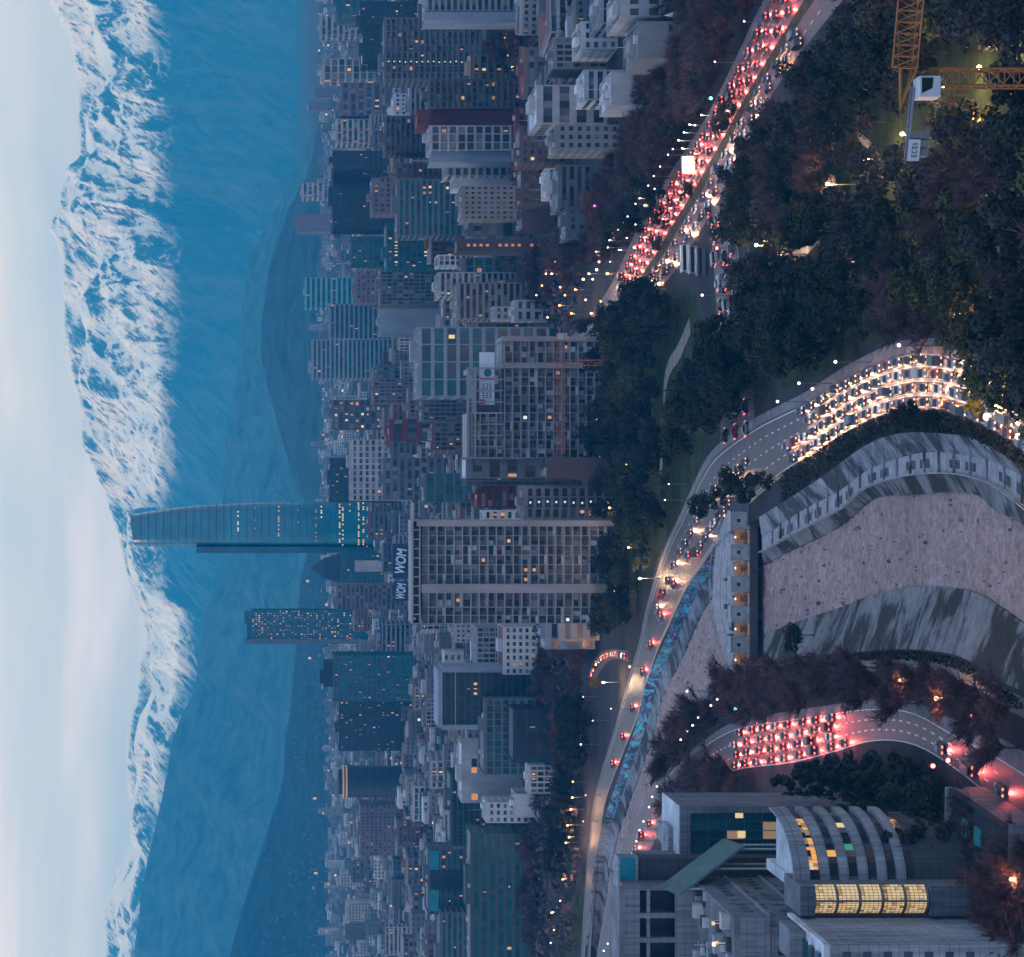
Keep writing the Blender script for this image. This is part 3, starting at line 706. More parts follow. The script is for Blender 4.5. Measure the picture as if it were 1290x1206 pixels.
scatter([(850,-30),(955,-10),(925,80),(890,140),(850,205),(815,250),(775,310),(735,350),(690,380),(680,335),(760,270),(790,200),(800,150),(820,110),(840,60)], ['bare','bare','bare_red'], 105,
        {'bare': 'leafless brown street tree beside the long avenue', 'bare_red': 'leafless reddish street tree beside the long avenue'}, 'bare trees along the avenue', 5.6, (.75,1.0), clear=[clr(x, y, 9) for x, y in ((720,350),(740,345),(755,345),(760,375),(735,385),(705,345),(700,380))])
scatter([(585,25),(685,20),(685,105),(640,100),(590,95)], ['bare_red','bare'], 26, {'bare': 'leafless brown tree in the square by the tall grey end wall', 'bare_red': 'leafless reddish tree in the square by the tall grey end wall'}, 'trees of the square', 7.0)
scatter([(955,-20),(985,-40),(915,100),(885,160),(852,215),(820,262),(792,308),(770,330),(800,260),(840,190),(890,90)], ['bare','evergreen','bare_red'], 46, {'bare': 'leafless brown tree on the lamp lit edge of the avenue jam', 'bare_red': 'leafless reddish tree on the lamp lit edge of the avenue jam', 'evergreen': 'dark evergreen on the lamp lit edge of the avenue jam'}, 'trees on the avenue edge', 5.5, (.6,.85), 1.0)
for s_ in (112, 122, 176, 232):
    q_, _h = at(pA, pB, s_, .57); tree('evergreen' if s_ % 2 else 'olive', q_.x, q_.y, 'dark tree on the grass strip between the red and white lanes of the avenue', 'trees on the avenue grass strip', .62)
scatter([(840,212),(858,240),(838,285),(812,285),(820,240)], ['evergreen'], 8, 'dark round evergreen in front of the red traffic of the avenue', 'evergreens on the avenue median', 4.0, (.7,.85), -30)
scatter([(700,800),(745,800),(762,850),(752,905),(735,960),(700,1010),(690,1100),(690,1210),(650,1210),(655,1050),(690,980)], ['bare','bare','bare_red'], 78,
        {'bare': 'leafless brown tree in the park strip right of the dark green slab', 'bare_red': 'leafless reddish tree in the park strip right of the dark green slab'}, 'bare trees of the park strip', 6.0, (.8,1.05))
scatter([(742,870),(760,905),(755,950),(738,1010),(725,1070),(728,1110),(715,1080),(718,1000),(730,920)], ['evergreen'], 34, 'dark evergreen along the riverside strip with orange lamps', 'evergreens of the riverside strip', 5.0, (.75,1.0), .5)
scatter([(770,1035),(790,1010),(835,960),(860,925),(905,880),(925,895),(880,940),(835,1000),(805,1060),(785,1140),(765,1210),(738,1210),(755,1120)], ['bare_red','bare'], 60,
        {'bare': 'leafless brown tree on the far bank opposite the mural wall', 'bare_red': 'leafless reddish tree on the far bank opposite the mural wall'}, 'bare trees on the far bank', 5.0, (.7,.95), .3)
scatter([(860,940),(935,950),(955,1010),(900,1012),(850,1012)], ['bare_red','bare'], 26, {'bare': 'leafless brown tree behind the glass office by the red traffic', 'bare_red': 'leafless reddish tree behind the glass office by the red traffic'}, 'bare trees behind the glass office', 5.0, (.85,1.1), -4)
scatter([(930,850),(1010,840),(1130,840),(1200,850),(1290,890),(1290,960),(1200,905),(1140,880),(1040,885),(960,890),(930,890)], ['bare','bare_red'], 40,
        {'bare': 'leafless brown tree between the river and the red traffic', 'bare_red': 'leafless reddish tree between the river and the red traffic'}, 'bare trees by the river bank', 5.5, (.65,.9), .3, clear=[clr(1140,860,7), clr(1190,885,6), clr(1230,890,5)])
scatter([(1120,950),(1190,976),(1235,1012),(1262,1060),(1250,1120),(1190,1130),(1130,1110),(1105,1020)], ['cone','evergreen','cone'], 44,
        {'cone': 'tall dark cypress in the clump beside the round fronted building', 'evergreen': 'dark evergreen in the clump beside the round fronted building'}, 'tall clump beside the round building', 4.0, (.9,1.15), .5)
scatter([(1180,940),(1215,985),(1240,1030),(1290,1085),(1330,1080),(1290,1040),(1240,990),(1200,960)], ['bare'], 12, 'leafless tree between the tall dark clump and the near road', 'bare trees by the near road', 5.0, (.6,.8), .3)
scatter([(1262,1095),(1262,1230),(1325,1250),(1325,1100)], ['bare_red'], 16, 'leafless reddish tree in front of the blue grey block', 'reddish trees nearest the viewer', 3.6, (.75,1.0), .3)
# riverside shrubs as single small trees
for x, y, s in ((905,640,.7),(925,628,.8),(948,612,.8),(965,604,.75),(985,606,.6),(960,625,.55),(1163,527,.55),(1178,524,.6),(1190,528,.5),(1025,800,.6),(1012,815,.4)):
    p = G(x, y); tree('evergreen', p[0], p[1], 'dark bushy tree growing on the top of the river wall', 'bushy trees on the river wall', s)
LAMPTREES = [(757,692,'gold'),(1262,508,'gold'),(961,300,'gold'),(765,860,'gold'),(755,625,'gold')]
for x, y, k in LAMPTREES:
    p = G(x, y); tree(k, p[0], p[1], 'small tree with lamplight painted into its yellow leaves beside a street lamp', 'trees tinted with lamplight', .9)
# hedge between road and river wall
hd = leafmat('hedge_leaf', (0.020,0.022,0.015))
def hedge(A, B, label, n, hgt, sz):
    rr = random.Random(5); mb = MB()
    for k in range(n):
        i = rr.randrange(len(A) - 1); t = rr.random(); p = A[i].lerp(A[i+1], t).lerp(B[i].lerp(B[i+1], t), rr.random())
        p = p + Vector((0, 0, hgt * rr.random() ** .7)); nr = Vector((rr.uniform(-1,1), rr.uniform(-1,1), rr.uniform(0,1.5))).normalized()
        u = nr.orthogonal().normalized(); v = nr.cross(u); s = sz * rr.uniform(.5,1.2)
        mb.face([p - u*s*.5, p + v*s*.4, p + u*s*.5, p - v*s*.4])
    return tag(mb.build('hedge', hd), label, 'hedge')
hA = line([(1340,622),(1290,567),(1240,538),(1200,522),(1170,518),(1140,520),(1100,530),(1060,552),(1020,578),(990,598)]); hB = line([(1340,630),(1290,585),(1240,556),(1200,545),(1170,543),(1140,543),(1100,555),(1060,582),(1020,610),(990,632)])
hedge(hA, hB, 'untidy dark hedge between the curving road and the river wall', 5200, 1.6, .8)
hA = line([(975,842),(1040,830),(1094,822),(1140,820),(1194,826),(1231,842),(1268,868),(1290,880)]); hB = line([(975,850),(1040,840),(1094,832),(1140,831),(1194,838),(1231,853),(1268,880),(1290,894)])
hedge(hA, hB, 'dark hedge topping the sloping bank on the side of the red traffic', 2600, 1.5, .8)
# ---------------------------------------------------------------- buildings
B_ = random.Random(23)
def wallmat(name, col, var=0.18):
    return mat('wall_' + name, tuple(c * .88 for c in col), 0.85, var, 0.12, 0.35, spec=0.15)
WM = {
 'pale': wallmat('pale', (0.29,0.30,0.325), .28), 'white': wallmat('white', (0.42,0.44,0.475), .22), 'grey': wallmat('grey', (0.165,0.17,0.185), .28),
 'dgrey': wallmat('dgrey', (0.085,0.09,0.105)), 'beige': wallmat('beige', (0.21,0.19,0.185)), 'brown': wallmat('brown', (0.11,0.075,0.075)),
 'red': wallmat('red', (0.105,0.030,0.033)), 'purple': wallmat('purple', (0.135,0.115,0.145)), 'blue': wallmat('blue', (0.19,0.24,0.31)),
 'navy': wallmat('navy', (0.022,0.040,0.062)), 'teal': wallmat('teal', (0.030,0.11,0.14)), 'slate': wallmat('slate', (0.10,0.12,0.145)),
 'tower': wallmat('tower', (0.255,0.24,0.25)), 'cyan': wallmat('cyan', (0.10,0.33,0.42)), 'green': wallmat('green', (0.055,0.085,0.085)),
}
def glass(name, col, rough=0.25): return mat('glass_' + name, col, rough, 0.35, 0.15, spec=0.5)
GD = glass('dark', (0.018,0.024,0.032)); GM = glass('mid', (0.045,0.060,0.072)); GC = mat('glass_curtain', (0.13,0.13,0.14), 0.6, 0.3, 0.3)
GT = glass('teal', (0.012,0.075,0.095)); GT2 = glass('teal_deep', (0.008,0.045,0.062)); GN = glass('navy', (0.010,0.020,0.032))
GR = mat('glass_rose', (0.085,0.055,0.060), 0.5, 0.3, 0.3)
LW = mat('lit_warm', (0.3,0.2,0.1), 0.6, 0.4, 0.7, emit=(1.0,0.53,0.25), es=.6)
LY = mat('lit_yellow', (0.3,0.25,0.1), 0.6, 0.0, emit=(1.0,0.76,0.38), es=0.7)
LO = mat('lit_orange', (0.3,0.15,0.08), 0.6, 0.0, emit=(1.0,0.42,0.16), es=0.5)
LC = mat('lit_cool', (0.3,0.3,0.3), 0.6, 0.0, emit=(0.85,0.95,0.9), es=0.8)
LD = mat('lit_dim', (0.2,0.15,0.1), 0.6, 0.0, emit=(0.9,0.55,0.3), es=0.25)
GSETS = {'std': [GD, GM, GC, GR], 'teal': [GT, GT2, GT, GM], 'navy': [GN, GN, GT2, GD], 'grey': [GM, GD, GC, GC]}
ROOF = mat('roof_grey', (0.12,0.125,0.14), 0.9, 0.35, 0.2); ROOFD = mat('roof_dark', (0.055,0.055,0.065), 0.9, 0.35, 0.2); ROOFP = mat('roof_pale', (0.38,0.40,0.44), 0.85, 0.3, 0.15); ROOFR = mat('roof_red', (0.15,0.035,0.035), 0.85, 0.3, 0.3)
METAL = mat('machine_metal', (0.30,0.31,0.33), 0.5, 0.3, 0.5)
# style: spandrel share, pier width, bay width, how far walls stand proud of the glass
ST = {'ribbon': (.42,.0,3.0,.35), 'grid': (.28,.55,3.4,.45), 'punched': (.52,1.35,3.1,.35), 'glass': (.14,.16,2.2,.15), 'fins': (.16,.8,2.6,.5), 'balcony': (.34,.5,4.2,.9), 'blank': (0,0,0,0)}
def facade(e, w, d, h, style, wm, gs, sh=3.2, lit=.05, per_storey=True, z0=0.0, roof=None, rows=(), litcol=None, blank=(), parapet=1.0, plant=1, sidew=None, bay=None):
    """walls with openings, glass set behind them, a roof with its parapet and plant; e is the Empty at the front centre"""
    sp, pw, bw, pr = ST[style]
    if bay: bw = bay
    rr = random.Random(int(w * 131 + h * 17 + d))
    hw = w / 2; wall = MB()
    if style == 'blank':
        wall.box(-hw, hw, 0, d, z0, z0 + h)
    else:
        n = max(1, int(round(h / sh))); sh = h / n; ts = sh * sp
        # solid back and core so nothing is hollow
        wall.box(-hw + pr + .2, hw - pr - .2, pr + .2, d, z0, z0 + h)
        for k in range(n + 1):
            za = z0 + k * sh - (ts * .5 if k else 0); zb = min(z0 + h, z0 + k * sh + ts * .5)
            if k == n: za = z0 + h - max(ts * .6, .5)
            wall.box(-hw, hw, 0, pr + .25, za, zb)
            for s in (-1, 1):
                wall.box(*(sorted((s * hw, s * (hw - pr - .25)))), pr + .25, d, za, zb)
        nb = max(1, int(round(w / bw))); b = w / nb
        nd = max(1, int(round(d / bw))); bd = d / nd
        p0 = max(pw, .45)
        for k in range(nb + 1):
            wdt = p0 if k in (0, nb) else pw
            if wdt <= 0: continue
            x = -hw + k * b
            wall.box(-hw - .021 if k == 0 else x - wdt/2, hw + .021 if k == nb else x + wdt/2, -.02, pr + .22, z0, z0 + h - .02)
        for k in range(nd + 1):
            wdt = p0 if k in (0, nd) else pw
            if wdt <= 0: continue
            y = k * bd
            for s in (-1, 1):
                xa, xb = sorted((s * (hw + .02), s * (hw - pr - .22))); wall.box(xa, xb, max(pr + .25, y - wdt/2), min(d, y + wdt/2), z0, z0 + h - .03)
        if style == 'balcony':
            for k in range(1, n):
                for q in range(nb):
                    if q % 3 == 1: continue
                    x = -hw + q * b; wall.box(x + .3, x + b - .3, -1.1, 0, z0 + k*sh - .15, z0 + k*sh + .95)
        glz = MB(); mats = GSETS[gs] + [LW, LY, LO, LC, LD]; NG = len(GSETS[gs])
        def pick(k, i):
            if rr.random() < lit * .26: return NG + rr.choice((0,0,1,2,3,4))
            if rr.random() < lit * .35: return NG + 4
            return rr.choices(range(NG), (5,3,2,1))[0]
        for k in range(n):
            if per_storey: glz = MB()
            za, zb = z0 + k * sh, z0 + (k + 1) * sh
            lr = None; cf = 0
            for (rk, fa, fb, c) in rows:
                if rk == n - 1 - k: lr = (fa, fb, c)
            if lr is None and rr.random() < lit * .5:
                fa = rr.random() * .8; lr = (fa, fa + rr.uniform(.08,.3), rr.choice((0,0,1,2)))
            for i in range(nb):
                x0 = -hw + pr + (w - 2*pr) * i / nb; x1 = -hw + pr + (w - 2*pr) * (i+1) / nb; f = (i + .5) / nb
                mi = pick(k, i)
                if lr and lr[0] <= f <= lr[1] and rr.random() < .8: mi = NG + lr[2]
                if litcol is not None and abs(f - litcol) < .5 / nb: mi = NG + 3
                lm = mi; mi = min(mi, 1) if mi >= NG else mi
                glz.face([(x0, pr, za), (x1, pr, za), (x1, pr, zb), (x0, pr, zb)], mi)
                if lm >= NG:
                    q_ = (rr.uniform(.08,.28) if lm != NG + 3 else .10) * (x1 - x0); zc_ = .5 * (za + zb); xq = .5 * (x0 + x1) + rr.uniform(-.12,.12) * (x1 - x0); g_ = min(q_ if lm == NG + 3 else 99, .24 * (zb - za))
                    glz.face([(xq - q_, pr - .03, zc_ - g_), (xq + q_, pr - .03, zc_ - g_), (xq + q_, pr - .03, zc_ + g_), (xq - q_, pr - .03, zc_ + g_)], lm)
            for i in range(nd):
                ya = pr + (d - pr) * i / nd; yb = pr + (d - pr) * (i+1) / nd
                for s in (-1, 1):
                    x = s * (hw - pr); pts = [(x, ya, za), (x, yb, za), (x, yb, zb), (x, ya, zb)]
                    pk = pick(k, i); glz.face(pts if s > 0 else pts[::-1], pk if pk < NG or rr.random() < .3 else 0)
            if per_storey: glz.build('storey_glazing', mats, e)
        if not per_storey: glz.build('glazing', mats, e)
        for (sx, ya, yb) in blank:
            pass
    wall.build('wall', WM[wm], e)
    rf = MB(); zt = z0 + h
    rf.box(-hw + .01, hw - .01, .01, d - .01, zt, zt + .25)
    if parapet:
        t = .3
        rf.box(-hw, hw, 0, t, zt, zt + parapet, 1); rf.box(-hw, hw, d - t, d, zt, zt + parapet, 1)
        rf.box(-hw, -hw + t, t, d - t, zt, zt + parapet, 1); rf.box(hw - t, hw, t, d - t, zt, zt + parapet, 1)
    r = rf.build('roof', [roof or ROOF, WM[wm]], e)
    if plant and w > 8 and d > 8:
        pm = MB(); a = rr.uniform(.18,.34) * w; c = rr.uniform(.25,.4) * d; x = rr.uniform(-.2,.2) * w
        pm.box(x - a/2, x + a/2, d*.5 - c/2, d*.5 + c/2, zt + .25, zt + rr.uniform(1.8,2.6) + min(1.8, h * .02))
        pm.build('machine_room', WM[wm], r)
        for k in range(rr.randint(2, 7) if per_storey else rr.randint(1, 3)):
            um = MB(); x = rr.uniform(-.42,.42) * w; y = rr.uniform(.15,.85) * d; s = rr.uniform(.5,1.3)
            um.box(x - s, x + s, y - s*.7, y + s*.7, zt + .25, zt + .25 + s * 1.2); um.build('air_unit', METAL, r)
        if rr.random() < .35:
            um = MB(); x = rr.uniform(-.3,.3) * w; um.tube((x, d*.6, zt), (x, d*.6, zt + rr.uniform(5,10)), .14, .05, 5); um.build('antenna', METAL, r)
FOOT_ = []
def block(name, label, x0, x1, y0, y1, depth, style, wm, gs='std', cat='building', yaw=0.0, bz=0.0, group=None, **k):
    Y = YB(x1); X = XW((y0 + y1) / 2, Y); w = abs(y1 - y0) * Y / F; h = ZT(x0, Y) - bz
    e = empty(name, label, cat, (X, Y, bz), math.radians(yaw), group)
    k.setdefault('sh', 3.2 if Y < 1400 else 4.0)
    k.setdefault('per_storey', Y < 1250)
    facade(e, w, depth, h, style, wm, gs, **k)
    r = max(w, depth) * .55
    FOOT_.append((X - w/2 - 2, X + w/2 + 2, Y - 3, Y + depth + 3))
    return e
T, A, O, L, HS = 'tower_block', 'apartment_block', 'office_block', 'low_building', 'slab_block'
BL = [
 # upright right, along the avenue
 (L,'plain grey box of a building with a flat top beside the avenue trees',808,868,27,72,30,'blank','grey',{}),
 (O,'pale office with a row of small dark windows at the top edge of the photo',786,862,-20,22,30,'punched','pale',{'sh':6}),
 (L,'pale blue block behind the office with the row of small windows',758,800,-15,30,25,'ribbon','blue',{}),
 (L,'white block standing between the pale blue block and the grey bars',735,778,27,62,25,'punched','white',{}),
 (L,'white building with a cluttered turquoise roof right of the grey fins',739,785,88,126,22,'ribbon','white',{'roof':ROOFP}),
 (L,'pale flat roofed box close to the bare avenue trees',773,832,90,132,26,'blank','pale',{'roof':ROOFP}),
 (O,'wide pale office with two thin bands of windows',679,765,107,156,30,'ribbon','pale',{'sh':7,'roof':ROOFP}),
 (A,'grey apartment house with rows of small square windows near the lamps',703,802,157,188,24,'punched','grey',{}),
 (A,'grey block with tall vertical fins in the low quarter',700,765,47,86,22,'fins','grey',{}),
 (A,'brown apartment house with paired white windows',657,722,160,205,24,'punched','brown',{}),
 (A,'brown grey apartment house between two lower white houses',659,712,211,256,22,'punched','brown',{}),
 (L,'plain olive brown box behind the white house',660,704,259,288,22,'blank','brown',{}),
 (L,'slim white house with a row of small slots',690,730,212,248,16,'punched','white',{'roof':ROOFP}),
 (L,'long low grey building with many roof units before the white slim house',706,745,208,262,26,'ribbon','grey',{}),
 (L,'low grey house nearest the magenta lamp',716,750,262,300,22,'punched','slate',{}),
 (L,'dark red podium along the foot of the striped slabs',652,672,135,252,16,'ribbon','red',{'roof':ROOFR}),
 (O,'beige office with a fine grid of small windows and scattered lights',584,672,234,277,24,'punched','beige',{'lit':.12,'bay':2.4}),
 (O,'grey annex with smooth panels beside the beige grid office',592,668,278,298,22,'ribbon','slate',{'sh':8}),
 (HS,'thin brown slab with one lit column of stair windows',578,690,301,317,20,'blank','brown',{}),
 (HS,'pale slab with a thin line of lights at its middle',563,658,205,222,22,'ribbon','pale',{'sh':4,'litcol':.55}),
 (HS,'white slab tight against the beige grid office',573,655,223,238,20,'blank','white',{}),
 (A,'dark apartment slab with balconies right of the dark red wall',541,664,100,137,26,'balcony','dgrey',{'lit':.12}),
 (HS,'tall blank dark red brick slab between two striped facades',528,663,138.5,157.5,30,'blank','red',{'roof':ROOFR}),
 (A,'striped slab of tall pale framed windows left of the dark red wall',543,665,158,190,26,'grid','pale',{'bay':4.2,'sh':4.4}),
 (HS,'blank pale end wall beside the striped slab',545,664,191,204,24,'blank','blue',{}),
 (HS,'tall grey slab with a blank blue grey end wall cut by the top edge',538,675,15,25,24,'blank','blue',{}),
 (A,'grey facade with floor bands at the very top edge of the photo',538,672,-30,14,24,'ribbon','pale',{}),
 (A,'broad grey green apartment block with balconies and a lit stair column',486,628,22,100,28,'balcony','slate',{'litcol':.3,'lit':.08,'gs':'grey'}),
 (T,'dark box tower with a pale roof behind the grey green balconies',458,560,37,77,40,'glass','navy',{'gs':'navy','roof':ROOFP}),
 (A,'dark grey apartment block left of the white roofed building',486,608,146,192,26,'balcony','dgrey',{}),
 (L,'building with a bright white roof house among dark blocks',497,592,118,145,30,'punched','white',{'roof':ROOFP}),
 (L,'long white flat building below the bright roof house',517,605,101,165,18,'ribbon','pale',{'roof':ROOFP}),
 (T,'dark navy glass tower, the right one of the twin dark towers',421,545,190,214,40,'glass','navy',{'gs':'navy'}),
 (T,'wider dark navy glass tower of the twin dark towers',420,540,216,288,45,'glass','navy',{'gs':'navy','lit':.03}),
 (A,'purple brown tower in front of the dark navy towers',470,600,224,268,30,'punched','purple',{}),
 (A,'dark brown block with a long flat side behind the pale slab',500,612,206,223,40,'ribbon','brown',{}),
 (O,'blue grey office with many floor bands and bright yellow window groups',502,618,226,297,30,'ribbon','slate',{'lit':.10,'gs':'teal','sh':3.4,'rows':((8,.45,.75,1),(9,.4,.6,1),(9,.85,.95,1),(5,.85,.95,1),(8,.8,.98,1))}),
 (O,'dark teal tower with a grey box on its roof',443,575,298,331,40,'glass','teal',{'gs':'teal','lit':.08}),
 (O,'teal glass block with yellow lit floors left of the floor band office',488,592,281,337,35,'glass','teal',{'gs':'teal','lit':.16,'rows':((1,.1,.6,1),(6,.2,.7,1),(12,.3,.8,1))}),
 (T,'far cyan tower with bright horizontal floor stripes',385,470,350,388,40,'ribbon','cyan',{'gs':'teal','sh':7}),
 (A,'far light tower with thin stripes and a white edge',416,500,383,427,40,'ribbon','blue',{'gs':'teal','sh':5}),
 (T,'dark teal tower with a light crown standing before the wooded hill',394,505,428,477,50,'ribbon','blue',{'gs':'teal','sh':4.6}),
 (A,'grey block with fine vertical stripes behind the teal lit floors',480,578,337,384,35,'fins','slate',{}),
 (HS,'smooth blue grey slab behind the striped grey block',481,570,385,421,35,'blank','blue',{}),
 (A,'brownish far tower between the cyan tower and the striped grey block',449,540,342,381,35,'punched','purple',{}),
 (A,'low block with a white frame of square windows under the dark roof',553,622,321,335,24,'grid','white',{'roof':ROOFD}),
 (A,'two winged pale apartment block with bands facing the lit junction',554,650,343,374,28,'ribbon','pale',{}),
 (A,'brownish apartment block by the pale banded wings',578,664,356,402,26,'ribbon','beige',{}),
 (L,'small white house with six square windows at the lit junction',650,692,378,404,14,'punched','white',{'bay':4,'sh':4.4,'roof':ROOFP}),
 (L,'smaller white house just behind the six window house',624,676,386,403,14,'punched','pale',{}),
 (O,'office with a wide pale frame and yellow lit windows behind the white billboard',529,706,412,500,34,'grid','blue',{'gs':'teal','sh':6.0,'bay':8,'rows':((2,.05,.2,1),(2,.7,.95,1),(8,.1,.45,1))}),
 (O,'grey block with thin vertical stripes beside the framed office',533,640,503,530,30,'fins','slate',{}),
 (A,'purple tower with fine vertical stripes above the red roofed hall',471,572,477,508,35,'fins','purple',{}),
 (A,'dark far tower speckled with many reddish lit windows',420,520,504,541,40,'grid','dgrey',{'lit':.5,'sh':5,'bay':5}),
 (A,'far pale tower with a white rim right of the great tower',443,545,554,631,40,'punched','pale',{'sh':5,'bay':5}),
 (O,'dark far block directly right of the great tower',417,512,577,633,40,'glass','navy',{'gs':'navy'}),
 (A,'grey banded block with open white balconies near the great tower',484,585,577,630,30,'ribbon','slate',{'sh':5}),
 (L,'hall with a long dark red front among grey blocks',492,600,528,556,30,'ribbon','red',{'roof':ROOFR,'sh':9}),
 (A,'grey block half hidden behind the purple striped tower',516,620,488,526,26,'fins','purple',{}),
 (O,'blue glass block with thin vertical lines behind the balcony towers',536,645,596,633,30,'glass','slate',{'gs':'teal','sh':5}),
 # upright left
 (O,'purple grey office left of the block with the pointed roof',425,532,737,768,45,'ribbon','purple',{'lit':.06}),
 (O,'dark teal office carrying two dark blue roof signs',518,628,680,772,30,'glass','teal',{'gs':'teal'}),
 (O,'broad dark teal office with a stepped top',421,540,826,884,45,'glass','teal',{'gs':'teal','lit':.10}),
 (O,'dark blue office left of the stepped teal office, with lit floors',428,532,884,946,45,'glass','navy',{'gs':'navy','lit':.18}),
 (O,'teal grey glass block with a fine window grid and orange lit row',612,694,880,976,28,'grid','slate',{'gs':'teal','lit':.05,'sh':3.6,'rows':((5,.4,.75,0),(8,.1,.3,0))}),
 (A,'pale grey block with a few orange lit openings',584,668,938,1012,26,'blank','pale',{'roof':ROOFP}),
 (L,'white terraced house crowded with roof gear',636,692,790,850,26,'punched','white',{'roof':ROOFR}),
 (A,'grey block with vertical white fins beside the white terraced house',601,655,790,836,24,'fins','pale',{}),
 (L,'small pale villa left of the big balcony tower',574,626,786,810,18,'punched','pale',{}),
 (HS,'smooth blue grey slab left of the big balcony tower foot',690,750,783,818,18,'ribbon','blue',{'sh':6}),
 (L,'pale house with four dark square windows by the yellow street bend',707,755,784,807,16,'punched','pale',{'bay':5,'sh':6}),
 (O,'long dark green glass slab with pale floor lines near the bottom edge',595,678,1050,1230,28,'ribbon','green',{'gs':'teal','sh':4,'lit':.08}),
 (O,'dim teal banded block at the bottom edge behind the dark green slab',556,632,1150,1230,30,'ribbon','slate',{'gs':'teal','lit':.12}),
 (O,'dark block with a pale edge left of the pale grey block',569,642,976,1066,30,'glass','green',{'gs':'navy'}),
 (L,'white stepped house between the pale grey block and the park strip',615,684,1011,1037,22,'punched','white',{'roof':ROOFP}),
 (L,'low white sheds beside the white stepped house',652,690,1000,1030,20,'blank','white',{'roof':ROOFP}),
 (L,'low brown villa roofs behind the round dark tower',455,520,1015,1078,40,'punched','purple',{}),
 # far right towers before the hill
 (HS,'thin far pair of white slabs at the hill foot',381,440,230,250,40,'ribbon','pale',{'sh':9}),
 (HS,'far plain purple brown slab before the wooded hill',374,436,270,292,40,'blank','purple',{}),
 (T,'far white framed tower with lit yellow rooms',408,490,74,100,40,'grid','pale',{'lit':.4,'sh':8,'bay':8}),
 (T,'far dim purple tower behind the white framed tower',430,500,104,146,40,'ribbon','purple',{'sh':8}),
 (T,'far pale stacked block near the top edge',404,470,20,44,40,'ribbon','pale',{'sh':8}),
 (T,'far teal blue slab near the top edge',424,500,-10,16,40,'ribbon','teal',{'gs':'teal','sh':8}),
 (T,'dark far block with a dish between the pale stacked block and the box tower',455,545,2,30,40,'glass','navy',{'gs':'navy'}),
 (A,'far low white banded terraces above the navy twin towers',424,500,150,180,40,'ribbon','pale',{'sh':6}),
]
for (nm, lb, x0, x1, y0, y1, dep, stl, wm, kw) in BL:
    block(nm, lb, x0, x1, y0, y1, dep, stl, wm, **kw)

# lit column of the thin brown slab, openings of the pale grey block
def find(lb):
    for o in bpy.data.objects:
        if o.get('label') == lb: return o
def lit_panes(e, panes, m, name='lit_window'):
    for (x0, x1, z0, z1) in panes:
        q = MB(); q.box(x0, x1, -.06, .1, z0, z1); q.build(name, m, e)
e = find('thin brown slab with one lit column of stair windows'); Yh = e.location.y
lit_panes(e, [(-.6, .6, ZT(x + 4, Yh), ZT(x, Yh)) for x in range(588, 678, 8) if x not in (620, 660)], mat('lit_stair', (.2,.1,.06), .6, .3, .8, emit=(1.0,.45,.2), es=.4), 'stair_window')
e = find('pale grey block with a few orange lit openings'); Yh = e.location.y
lit_panes(e, [(XW(966,Yh) - e.location.x, XW(956,Yh) - e.location.x, ZT(601,Yh), ZT(594,Yh))], GD, 'dark_window')
lit_panes(e, [(XW(974,Yh) - e.location.x, XW(967,Yh) - e.location.x, ZT(601,Yh), ZT(594,Yh)), (XW(1008,Yh) - e.location.x, XW(1000,Yh) - e.location.x, ZT(602,Yh), ZT(594,Yh))], LO)

# ---------------------------------------------------------------- the great tower
def ring(cx, cy, a, b, z, n=28, p=3.2):
    out = []
    for k in range(n):
        t = 2 * math.pi * k / n; c, s = math.cos(t), math.sin(t)
        out.append((cx + a * math.copysign(abs(c) ** (2/p), c), cy + b * math.copysign(abs(s) ** (2/p), s), z))
    return out
TG = mat('great_tower_glass', (0.008,0.135,0.200), 0.15, 0.35, 0.02, spec=0.6); TG2 = mat('great_tower_glass_shade', (0.006,0.060,0.095), 0.2, 0.25, 0.02, spec=0.5)  # reflected sky put into the tower glass colour, darker on the side wing
TL = mat('great_tower_floor_line', (0.008,0.100,0.145), 0.6, 0.2, 0.05)
Yt = 2640.0; e = empty('glass_skyscraper', 'tallest tower, blue green glass tapering to a slanted top against the snow', 'skyscraper', (XW(664.5, Yt), Yt, 0))
def tx(y): return XW(y, Yt) - e.location.x
prof = [(478,632.5,690),(420,632.5,690),(330,633,690),(290,634.5,690),(255,636.5,690),(225,639.5,689.5),(200,643,689.5),(180,646,689),(168,648,688.5)]
def edge(x):
    for (xa, ra, la), (xb, rb, lb) in zip(prof, prof[1:]):
        if xb <= x <= xa:
            t = (x - xa) / (xb - xa); return ra + (rb - ra) * t, la + (lb - la) * t
    return prof[0][1:] if x > 478 else prof[-1][1:]
mb = MB(); rows = []; nf = 66; ztop = ZT(168, Yt)
for k in range(nf + 1):
    z = ztop * k / nf; x = V0 + (H - z) * F / Yt; r, l = edge(x); a = (tx(r) - tx(l)) / 2; c = (tx(r) + tx(l)) / 2
    rg = ring(c, 26, a, 24 * (.72 + .28 * min(1, a / 27)), z); rows.append(rg + [rg[0]])
top = rows[-1]
rows.append([(p[0], p[1], p[2] + 2.2 + (p[0] - tx(668)) * .10) for p in top])
mb.loft(rows); mb.face([(p[0], p[1], ztop - 3) for p in top[:-1]])
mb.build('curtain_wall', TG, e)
mb = MB()
for k in range(0, nf, 2):
    z = ztop * k / nf; x = V0 + (H - z) * F / Yt; r, l = edge(x); a = (tx(r) - tx(l)) / 2 + .25; c = (tx(r) + tx(l)) / 2
    A1 = ring(c, 26, a, 24.3 * (.72 + .28 * min(1, a / 27)), z); A2 = [(p[0], p[1], z + .8) for p in A1]
    mb.loft([A1 + [A1[0]], A2 + [A2[0]]])
mb.build('floor_line', TL, e)
